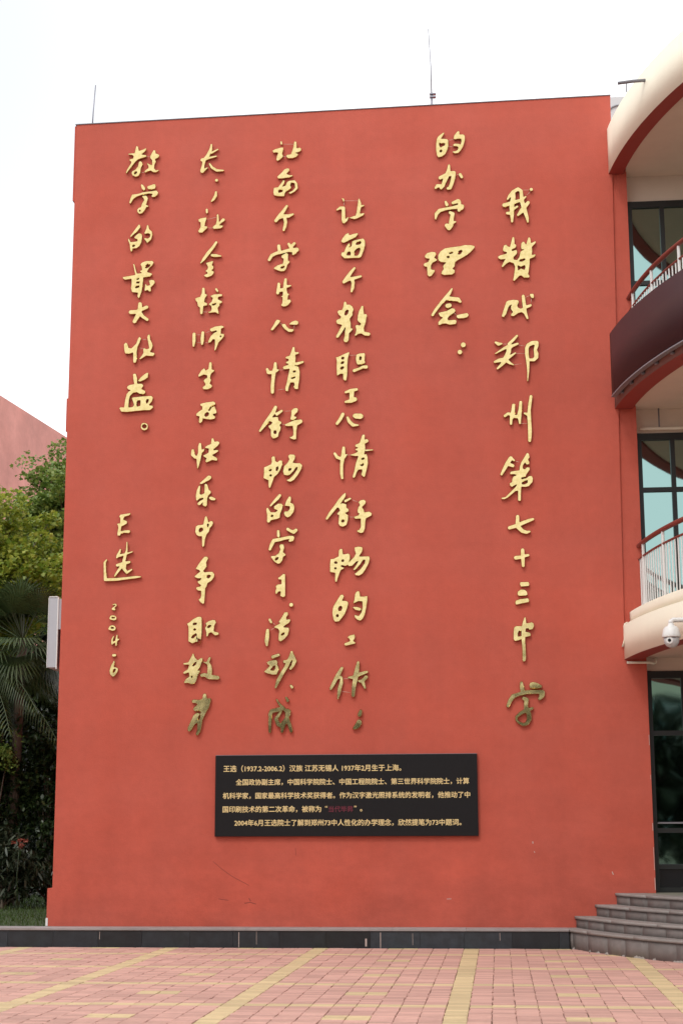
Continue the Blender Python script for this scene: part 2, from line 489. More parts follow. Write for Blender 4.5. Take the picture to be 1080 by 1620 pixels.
# ------------------------------------------------------------------ the school building
bld = empty('school_building', (4, 3, 0), 'red rendered school building with curved cream balconies on its right', 'building')
m_ = MB()
m_.prism([(.05, .0), (8.29, .0), (8.29, 3.88), (8.0, 3.88), (8.10, 12.195), (.05, 12.115)], 0.0, 7.0)
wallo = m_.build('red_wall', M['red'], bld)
m_ = MB(); m_.box(.012, .0495, .03, 7.0, 10.9, 12.11); m_.build('side_band', M['red'], bld)
m_ = MB(); m_.box(.02, .0495, .03, 7.0, 7.3, 7.8); m_.build('side_band', M['red'], bld)
m_ = MB(); m_.box(-.02, .0495, .002, 7.0, .252, .76); m_.build('side_band', M['red'], bld)
m_ = MB(); m_.box(7.85, 8.29, .035, .24, 3.9, 11.5); m_.build('corner_strip', M['red'], bld)
m_ = MB(); m_.prism([(.03, 12.116), (8.105, 12.196), (8.105, 12.208), (.03, 12.128)], -.012, .3); m_.build('roof_flashing', M['trim'], bld)
m_ = MB(); m_.box(-.03, .0, -.004, .001, .255, .36); m_.build('plaster_chip', M['white_chip'], bld)
# bare plaster chips and scratches
def wallmark(name, pts, w, m, t=.0015):
    q = MB()
    for i in range(len(pts)-1):
        (x0, z0), (x1, z1) = pts[i], pts[i+1]
        d = Vector((x1-x0, z1-z0)); d.normalize(); nx, nz = -d.y*w/2, d.x*w/2
        q.add([(x0-nx, -t, z0-nz), (x1-nx, -t, z1-nz), (x1+nx, -t, z1+nz), (x0+nx, -t, z0+nz),
               (x0-nx, .001, z0-nz), (x1-nx, .001, z1-nz), (x1+nx, .001, z1+nz), (x0+nx, .001, z0+nz)],
              [(0,1,2,3),(0,4,5,1),(1,5,6,2),(2,6,7,3),(3,7,4,0)])
    return q.build(name, m, bld)
wallmark('plaster_chip', [(6.672, 1.38), (6.675, 1.35)], .012, M['chip'])
wallmark('plaster_chip', [(6.69, 1.25), (6.695, 1.23)], .01, M['chip'])
wallmark('plaster_chip', [(7.72, .98), (7.735, .94)], .012, M['chip'])
wallmark('plaster_chip', [(5.5, .62), (5.56, .622)], .008, M['chip'])
for (z0, z1, w) in ((2.66, 2.80, .006), (2.2, 2.26, .005), (1.52, 1.62, .008), (1.0, 1.3, .006), (.74, .90, .009)):
    wallmark('plaster_chip', [(8.282, z0), (8.283, (z0+z1)/2), (8.282, z1)], w, M['chip'])
wallmark('scratch', [(2.30, 1.12), (2.42, 1.02), (2.55, .93), (2.72, .84), (2.80, .80)], .006, M['crack'])
wallmark('scratch', [(2.38, .62), (2.52, .60)], .008, M['crack'])
wallmark('scratch', [(2.74, .56), (2.82, .575), (2.9, .55)], .010, M['crack'])
wallmark('scratch', [(2.80, .63), (2.825, .59)], .012, M['crack'])
wallmark('scratch', [(3.44, 1.3), (3.446, 1.2)], .006, M['crack'])

# curved balcony wing: centre of the round front
C = (17.5, 1.0)
A0, A1 = 186.2, 262.0
def arcpts(r, a0, a1, n): return [(C[0]+r*math.cos(R(a0+(a1-a0)*i/n)), C[1]+r*math.sin(R(a0+(a1-a0)*i/n))) for i in range(n+1)]
m_ = MB(); m_.box(8.291, 17.5, .25, 7.0, 3.69, 4.50); m_.build('inner_wall', M['soffit'], bld)
m_ = MB(); m_.box(8.291, 17.5, .25, 7.0, 7.09, 8.20); m_.build('inner_wall', M['soffit'], bld)
m_ = MB(); m_.box(8.291, 17.5, .25, 7.0, 10.61, 11.3); m_.build('inner_wall', M['soffit'], bld)
m_ = MB(); m_.box(8.291, 17.5, .6, 7.0, .0, 3.69); m_.box(8.291, 17.5, .6, 7.0, 4.50, 7.09); m_.box(8.291, 17.5, .6, 7.0, 8.2, 10.61); m_.build('room_back', M['black'], bld)

def slab(z0, z1):
    pts = arcpts(9.30, 187.2, 262, 60) + [(C[0]-1.2, .245), (8.295, .245)]
    q = MB(); q.flat(pts, z0, z1); return q.build('floor_slab', M['soffit'], bld)
slab(3.87, 4.22); slab(7.44, 7.8); slab(11.0, 11.3)

def balcony(z0, z1, label, ro=9.56, m=None):
    q = MB(); q.arc(C, 9.31, ro, z0, z1, A0-.3, A1, 90, 0, 1)
    o = q.build('balcony', [m or M['cream'], M['darkred']], bld); o['label'] = label
    return o
b1 = balcony(3.83, 4.30, 'first floor curved cream balcony edge')
b2 = balcony(7.40, 7.98, 'second floor curved balcony behind a plum cladding strip', m=mat('brown_fascia_paint', (.20, .10, .085), .7))
b3 = balcony(10.96, 11.66, 'curved cream roof parapet', 9.52); b3.name = 'roof_parapet'
q = MB(); q.arc(C, 9.24, 9.47, 4.302, 4.48, A0, A1, 90); q.build('coping', M['cream'], b1)
q = MB(); q.arc(C, 9.24, 9.47, 7.982, 8.12, A0, A1, 90); q.build('coping', M['cream'], b2)
q = MB(); q.arc(C, 9.605, 9.66, 7.505, 8.41, 187.9, A1, 90); q.build('plum_cladding', M['purple'], b2)
q = MB(); q.arc(C, 9.60, 9.668, 7.48, 7.502, 187.9, A1, 90); q.build('cladding_trim', M['trim'], b2)
for i in range(26):
    a = 189.5 + i*2.8
    q = MB()
    q.arc(C, 9.565, 9.602, 7.455, 7.475, a, a+.35, 1)
    q.arc(C, 9.566, 9.60, 7.47, 7.9, a+.05, a+.25, 1)
    q.build('cladding_bracket', M['trim'], b2)
for b_ in (b1, b2, b3): pass
def fix_child(o): o.location = (0, 0, 0)
for b_ in (b1, b2, b3):
    for c_ in b_.children: fix_child(c_)
# railing pieces: children of the balcony, whose own origin is the world origin
def railing2(parent, z_bot, z_mid, z_hand, r=9.3, a0=184.2, a1=250):
    q = MB(); q.tube([(*p_, z_hand) for p_ in arcpts(r, a0, a1, 70)], .034, 10); fix_child(q.build('handrail', M['rail_red'], parent))
    q = MB(); q.tube([(*p_, z_mid) for p_ in arcpts(r, a0, a1, 70)], .018, 8); fix_child(q.build('mid_rail', M['rail_red'], parent))
    me_b = bpy.data.meshes.new('baluster'); me_p = bpy.data.meshes.new('rail_post')
    q = MB(); q.tube([(0,0,0), (0,0,z_mid-z_bot)], .0105, 6, cap=False); me_b.from_pydata(q.v, [], q.f); me_b.materials.append(M['white'])
    q = MB(); q.tube([(0,0,0), (0,0,z_hand-z_bot)], .021, 8, cap=False); me_p.from_pydata(q.v, [], q.f); me_p.materials.append(M['white'])
    step = .105/r*180/math.pi
    for i in range(int((a1-a0)/step)):
        a = R(a0+.3+i*step); x, y = C[0]+r*math.cos(a), C[1]+r*math.sin(a)
        if y > -.02: continue
        post = (i % 9 == 5)
        o = bpy.data.objects.new('rail_post' if post else 'baluster', me_p if post else me_b)
        col.objects.link(o); o.parent = parent; o.location = (x, y, z_bot)
railing2(b1, 4.47, 5.23, 5.42)
railing2(b2, 8.11, 8.84, 9.05)
# small bracket clips and pipes under the balconies
q = MB(); q.tube([(8.35, .18, 7.14), (17.4, .18, 7.14)], .022, 8); q.build('wall_pipe', M['cream'], bld)
q = MB(); q.tube([(8.62, .16, 7.16), (8.62, .16, 7.43)], .012, 6); q.build('hanger_rod', M['trim'], bld)
q = MB(); q.tube([(8.02, -.03, 3.785), (8.32, -.06, 3.78), (8.40, .12, 3.78), (8.43, .15, 3.80), (8.43, .15, 3.86)], .018, 8); q.build('conduit_pipe', M['cream'], bld)
q = MB(); q.tube([(7.97, -.02, 4.00), (8.0, -.03, 4.10), (8.01, -.03, 4.32), (8.05, -.03, 4.34)], .012, 6); q.build('conduit_pipe', M['cream'], bld)

# windows
def window(z0, z1, transoms, mull, x0=8.293, x1=16.5, kick=None, name='window'):
    fr = MB(); t = .032
    ys, ye = .235, .30
    fr.box(x0, x0+.075, ys, ye, z0, z1); fr.box(x1-.07, x1, ys, ye, z0, z1)
    fr.box(x0+.075, x1-.07, ys, ye, z1-.10, z1-.002); fr.box(x0+.075, x1-.07, ys, ye, z0, z0+.06)
    xs = [x0+.075] + list(mull) + [x1-.07]
    zs = [z0+.06] + list(transoms) + [z1-.10]
    for mx_ in mull: fr.box(mx_-t, mx_+t, ys-.004, ye, z0+.06, z1-.10)
    for i in range(len(xs)-1):
        a = xs[i] + (t if i else 0); b_ = xs[i+1] - (t if i+1 < len(xs)-1 else 0)
        for tz in transoms: fr.box(a, b_, ys, ye, tz-t, tz+t)
    o = fr.build(name, M['frame'], bld)
    for i in range(len(xs)-1):
        a = xs[i] + (t if i else 0); b_ = xs[i+1] - (t if i+1 < len(xs)-1 else 0)
        for j in range(len(zs)-1):
            c_ = zs[j] + (t if j else 0); d_ = zs[j+1] - (t if j+1 < len(zs)-1 else 0)
            q = MB(); q.box(a-.004, b_+.004, .27, .278, c_-.004, d_+.004)
            if kick is not None and j == 0: fix_child(q.build('kick_panel', M['black'], o))
            else: fix_child(q.build('pane', M['glass'], o))
    return o
mulls = [8.80 + .46*0, 9.72, 10.64, 11.56, 12.48, 13.4, 14.32, 15.24]
window(.705, 3.69, [1.04, 1.52, 2.835], mulls, kick=True, name='glazed_door_front')
window(4.50, 7.09, [6.265], mulls)
window(8.20, 10.61, [9.35], mulls)
q = MB(); q.box(8.37, 8.76, .20, .232, 1.61, 1.632); q.build('push_bar', M['trim'], bld)

# pieces on the roof edge
q = MB(); q.box(8.12, 8.55, .9, 1.6, 11.3, 12.62, ch=.02); 
o = q.build('roof_block', M['grey_white'], bld); o['label'] = 'pale rendered block rising behind the roof parapet'
q = MB(); q.tube([(8.15+.2*math.cos(t)+.17, .885, 12.30+.16*math.sin(t)) for t in [math.pi*k/10 for k in range(11)]], .012, 6); q.build('arch_moulding', M['trim'], bld)
sp = empty('drain_spout', (8.37, -1.75, 11.49), 'thin lilac drain spout sticking out of the roof parapet', 'pipe')
q = MB(); q.tube([(8.45, -1.85, 11.50), (8.25, -1.85, 11.495), (8.05, -1.85, 11.475)], [.022, .024, .022], 10); q.build('pipe', M['trim'], sp)
q = MB(); q.tube([(8.165, -1.85, 11.34), (8.165, -1.85, 11.47)], .008, 6); q.build('drip_rod', M['trim'], sp)
cl = empty('clay_vents', (7.8, .2, 12.15), 'small heap of orange clay pieces on top of the red wall', 'clay pieces')
for (x, z, rx, rz, y) in ((7.80, 12.20, .09, .045, .2), (7.90, 12.205, .07, .05, .25), (7.70, 12.19, .06, .03, .2), (7.99, 12.18, .05, .03, .22)):
    q = MB(); q.lathe((x, y, 12.19), [(.001, .0), (rx*.9, .0), (rx, rz*.7), (rx*.8, rz*1.3), (rx*.3, rz*1.7), (.001, rz*1.75)], 9)
    q.build('clay_piece', M['clay'], cl)

# lightning rods
lr = empty('lightning_rod', (5.46, .2, 12.13), 'tall thin lightning rod on a grey socket, right of centre on the roof edge', 'lightning rod')
q = MB(); q.tube([(5.455, .2, 12.05), (5.455, .2, 12.46)], .020, 10); q.build('socket', M['galv'], lr)
q = MB(); q.tube([(5.455, .2, 12.46), (5.45, .2, 12.9), (5.42, .2, 13.52)], [.010, .009, .007], 8); q.build('rod', M['galv'], lr)
for z in (12.39, 12.44):
    q = MB(); q.box(5.425, 5.52, .17, .23, z, z+.018); q.build('clamp', M['galv'], lr)
q = MB(); q.tube([(5.49, .2, 12.4), (5.56, .25, 12.12)], .003, 5); q.build('earth_wire', M['galv'], lr)
lr2 = empty('lightning_rod', (.25, .2, 12.11), 'thin bare lightning rod at the left end of the roof edge', 'lightning rod')
q = MB(); q.tube([(.235, .2, 12.05), (.245, .2, 12.4), (.27, .2, 12.86)], [.013, .011, .009], 8); q.build('rod', M['galv'], lr2)
for x, lab in ((5.36, 'short metal stub on the roof edge beside the tall lightning rod'), (6.55, 'short metal stub alone on the roof edge between lightning rod and balcony'), (8.06, 'short metal stub at the right end of the red roof edge')):
    q = MB(); q.tube([(0, 0, -.06), (.004, 0, .05)], .009, 6); o = q.build('metal_stub', M['palemetal']); o.location = (x, .15, 12.16)
    tag(o, lab, 'metal stub')

# sign box on the left flank
sb = empty('sign_box', (-.08, .2, 3.82), 'flat grey white light box mounted on the left flank of the red wall', 'sign box')
q = MB(); q.box(-.148, -.022, .06, .75, 3.83, 4.84, ch=.004); q.build('box_body', M['sign_grey'], sb)
q = MB(); q.box(-.022, -.006, .052, .09, 3.81, 4.845); q.box(-.155, -.148, .052, .09, 3.83, 4.84); q.box(-.148, -.022, .052, .09, 4.842, 4.856); q.build('edge_trim', M['white'], sb)
q = MB(); q.box(-.005, .045, .07, .72, 4.38, 4.82); q.build('mounting_plate', M['sign_grey'], sb)

# ------------------------------------------------------------------ surveillance camera
cc = empty('security_camera', (8.34, -2.8, 3.75), 'white dome security camera hanging from an arm in front of the lowest balcony', 'security camera')
q = MB(); q.lathe((8.335, -2.8, 3.80), [(.028, .165), (.034, .16), (.040, .135), (.075, .12), (.098, .085), (.108, .03), (.112, .0), (.108, -.008), (.09, -.008)], 28); q.build('housing', M['white'], cc)
q = MB(); q.lathe((8.335, -2.8, 3.79), [(.093, .0), (.095, -.02), (.088, -.06), (.065, -.098), (.03, -.118), (.001, -.122)], 28); q.build('ball', M['grey_white'], cc)
q = MB()
d = Vector((-.35, -.93, -.05)).normalized(); c0 = Vector((8.335, -2.8, 3.755))
q.tube([c0+d*.05, c0+d*.097], [.045, .040], 18); q.build('lens_shroud', M['white'], cc)
q = MB(); q.tube([c0+d*.09, c0+d*.104], [.021, .019], 16); q.build('lens', M['black'], cc)
q = MB(); q.arc((8.335, -2.8), .07, .0965, 3.778, 3.789, 200, 300, 12); q.build('rain_lip', M['trim'], cc)
q = MB(); q.tube([(8.335, -2.8, 3.95), (8.335, -2.8, 3.985), (8.36, -2.79, 4.005), (8.55, -2.76, 4.01), (9.0, -2.76, 4.01)], [.03, .032, .03, .028, .028], 12); q.build('arm', M['white'], cc)
q = MB(); q.box(8.94, 9.0, -2.92, -2.6, 3.90, 4.12); q.build('bracket', M['white'], cc)

# ------------------------------------------------------------------ steps
SC = (15.5, 2.6)
steps = empty('entrance_steps', (9, -2, 0), 'curved grey brown stone steps up to the glazed entrance at right', 'steps')
radii = [8.87, 8.68, 8.42, 8.16]; tops = [.25, .40, .55, .70]
def a_at_wall(r): return 180 + math.degrees(math.asin((SC[1]-.0)/r)) + .05
for k in range(4):
    r = radii[k]; zt = tops[k]; zb = -.03 if k == 0 else tops[k-1]-.02
    rin = (radii[k+1]-.03) if k < 3 else 7.85
    a = a_at_wall(r); j = 0
    while a < 262:
        da = math.degrees((.42 + .05*((j*7+k*3) % 3))/r)
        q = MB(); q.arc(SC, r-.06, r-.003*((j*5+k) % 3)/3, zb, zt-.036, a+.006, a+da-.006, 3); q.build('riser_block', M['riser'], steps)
        a += da; j += 1
    a = a_at_wall(r+.018); j = 0
    while a < 262:
        da = math.degrees((.9 + .12*((j*5+k*2) % 3))/r)
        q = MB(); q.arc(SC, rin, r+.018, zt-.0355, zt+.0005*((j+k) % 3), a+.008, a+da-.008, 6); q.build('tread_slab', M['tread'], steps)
        a += da; j += 1
q = MB()
for k in range(4):
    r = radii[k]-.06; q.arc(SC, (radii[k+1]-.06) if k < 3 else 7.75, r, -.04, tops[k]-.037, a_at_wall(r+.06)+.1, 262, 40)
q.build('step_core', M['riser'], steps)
pts = [(SC[0]+7.85*math.cos(R(t)), SC[1]+7.85*math.sin(R(t))) for t in [199.5+62.5*i/30 for i in range(31)]]
M['landing'] = mat('green_grey_landing', (.22, .215, .17), .55, var=.1, vscale=3)
q = MB(); q.flat([(7.95, -.004)] + pts + [(SC[0], -.004)], .3, .7); q.build('landing', M['landing'], steps)
q = MB(); q.box(8.292, 17, -.0035, .234, .3, .7); q.build('threshold', M['landing'], steps)
M['mortar'] = mat('pale_mortar', (.30, .26, .235), .95, var=.3, vscale=20, bump=.003)
for i in range(16):
    a = 198.6 + i*1.8 + rnd.uniform(-.8, .8); w = rnd.uniform(.3, 1.4); n_ = 7
    q = MB(); vs = []
    for j in range(n_+1):
        an = R(a+w*j/n_); h = (.008+.03*rnd.random())*math.sin(math.pi*j/n_)**.5; ro = 8.872+.02*math.sin(math.pi*j/n_)
        c_, s_ = math.cos(an), math.sin(an)
        vs += [(SC[0]+ro*c_, SC[1]+ro*s_, .0), (SC[0]+8.865*c_, SC[1]+8.865*s_, h+.002)]
    q.add(vs, [(2*j, 2*j+1, 2*j+3, 2*j+2) for j in range(n_)]); q.build('mortar_smear', M['mortar'], steps)

# ------------------------------------------------------------------ plaque
pl = empty('plaque', (4.14, -.02, 1.45), 'black stone plaque with five lines of small gold Chinese text below the calligraphy', 'plaque')
q = MB(); q.box(2.325, 5.945, -.055, -.0015, 1.455, 2.56, ch=.004); q.build('board', M['board'], pl)
q = MB(); q.box(2.325, 5.945, -.05, -.002, 2.5605, 2.566); q.build('top_edge', M['trim'], pl)
LINES = [
 ("王选（1937.2-2006.2）汉族 江苏无锡人 1937年2月生于上海。", 2.44, 4.905, 2.378),
 ("全国政协副主席，中国科学院院士、中国工程院院士、第三世界科学院院士，计算", 2.615, 5.83, 2.192),
 ("机科学家，国家最高科学技术奖获得者。作为汉字激光照排系统的发明者，他推动了中", 2.435, 5.84, 2.008),
 ("国印刷技术的第二次革命，被称为“当代毕昇”。", 2.435, 4.40, 1.824),
 ("2004年6月王选院士了解到郑州73中人性化的办学理念，欣然提笔为73中题词。", 2.60, 5.715, 1.64),
]
def text_mesh(s, size, off):
    cu_ = bpy.data.curves.new('t', 'FONT'); cu_.body = s; cu_.size = size; cu_.extrude = .0015; cu_.offset = off; cu_.resolution_u = 2
    cu_.align_y = 'CENTER'
    o_ = bpy.data.objects.new('t', cu_); col.objects.link(o_)
    dg = bpy.context.evaluated_depsgraph_get(); dg.update()
    me_ = bpy.data.meshes.new_from_object(o_.evaluated_get(dg))
    bpy.data.objects.remove(o_)
    return me_
def place_text(s, x0, x1, zc, m, name='text_line', size=.1, off=.0, bold=.0019):
    me_ = text_mesh(s, size, off)
    n_ = len(me_.vertices)
    a_ = np.zeros(n_*3); me_.vertices.foreach_get('co', a_); a_ = a_.reshape(-1, 3)
    xa, xb = a_[:, 0].min(), a_[:, 0].max()
    k_ = (x1-x0)/(xb-xa)
    yc = (np.percentile(a_[:, 1], 97) + np.percentile(a_[:, 1], 4))/2
    out = np.empty_like(a_)
    out[:, 0] = x0 + (a_[:, 0]-xa)*k_
    out[:, 2] = zc + (a_[:, 1]-yc)*k_
    out[:, 1] = -.0565 - a_[:, 2]
    me_.vertices.foreach_set('co', out.ravel()); me_.update()
    me_.materials.clear()
    # bold lettering: the same outline laid down three times a hair apart, each at its own depth
    P3 = [tuple(p_.vertices) for p_ in me_.polygons]; vv = []; ff = []
    for q_, (dx, dz, dy) in enumerate(((-bold, 0, 0), (bold, 0, -.0006), (0, bold*.8, -.0012), (0, -bold*.8, -.0018))):
        vv.append(out+np.array([dx, dy, dz])); ff += [tuple(i_+q_*n_ for i_ in f_) for f_ in P3]
    me2 = bpy.data.meshes.new(name); me2.from_pydata(np.concatenate(vv).tolist(), [], ff)
    o_ = link(name, me2, m, pl); return o_
for i, (s, x0, x1, zc) in enumerate(LINES):
    if i != 3: place_text(s, x0, x1, zc, M['gilt'])
    else:
        place_text("国印刷技术的第二次革命，被称为", 2.435, 3.80, zc, M['gilt'])
        o = place_text("“", 3.855, 3.885, zc+.03, M['gilt'])
        o = place_text("当代毕昇", 3.905, 4.24, zc-.002, M['crimson']); o['label'] = 'four faded crimson characters in quotation marks'
        place_text("”", 4.255, 4.285, zc+.03, M['gilt'])
        place_text("。", 4.335, 4.365, zc-.02, M['gilt'])

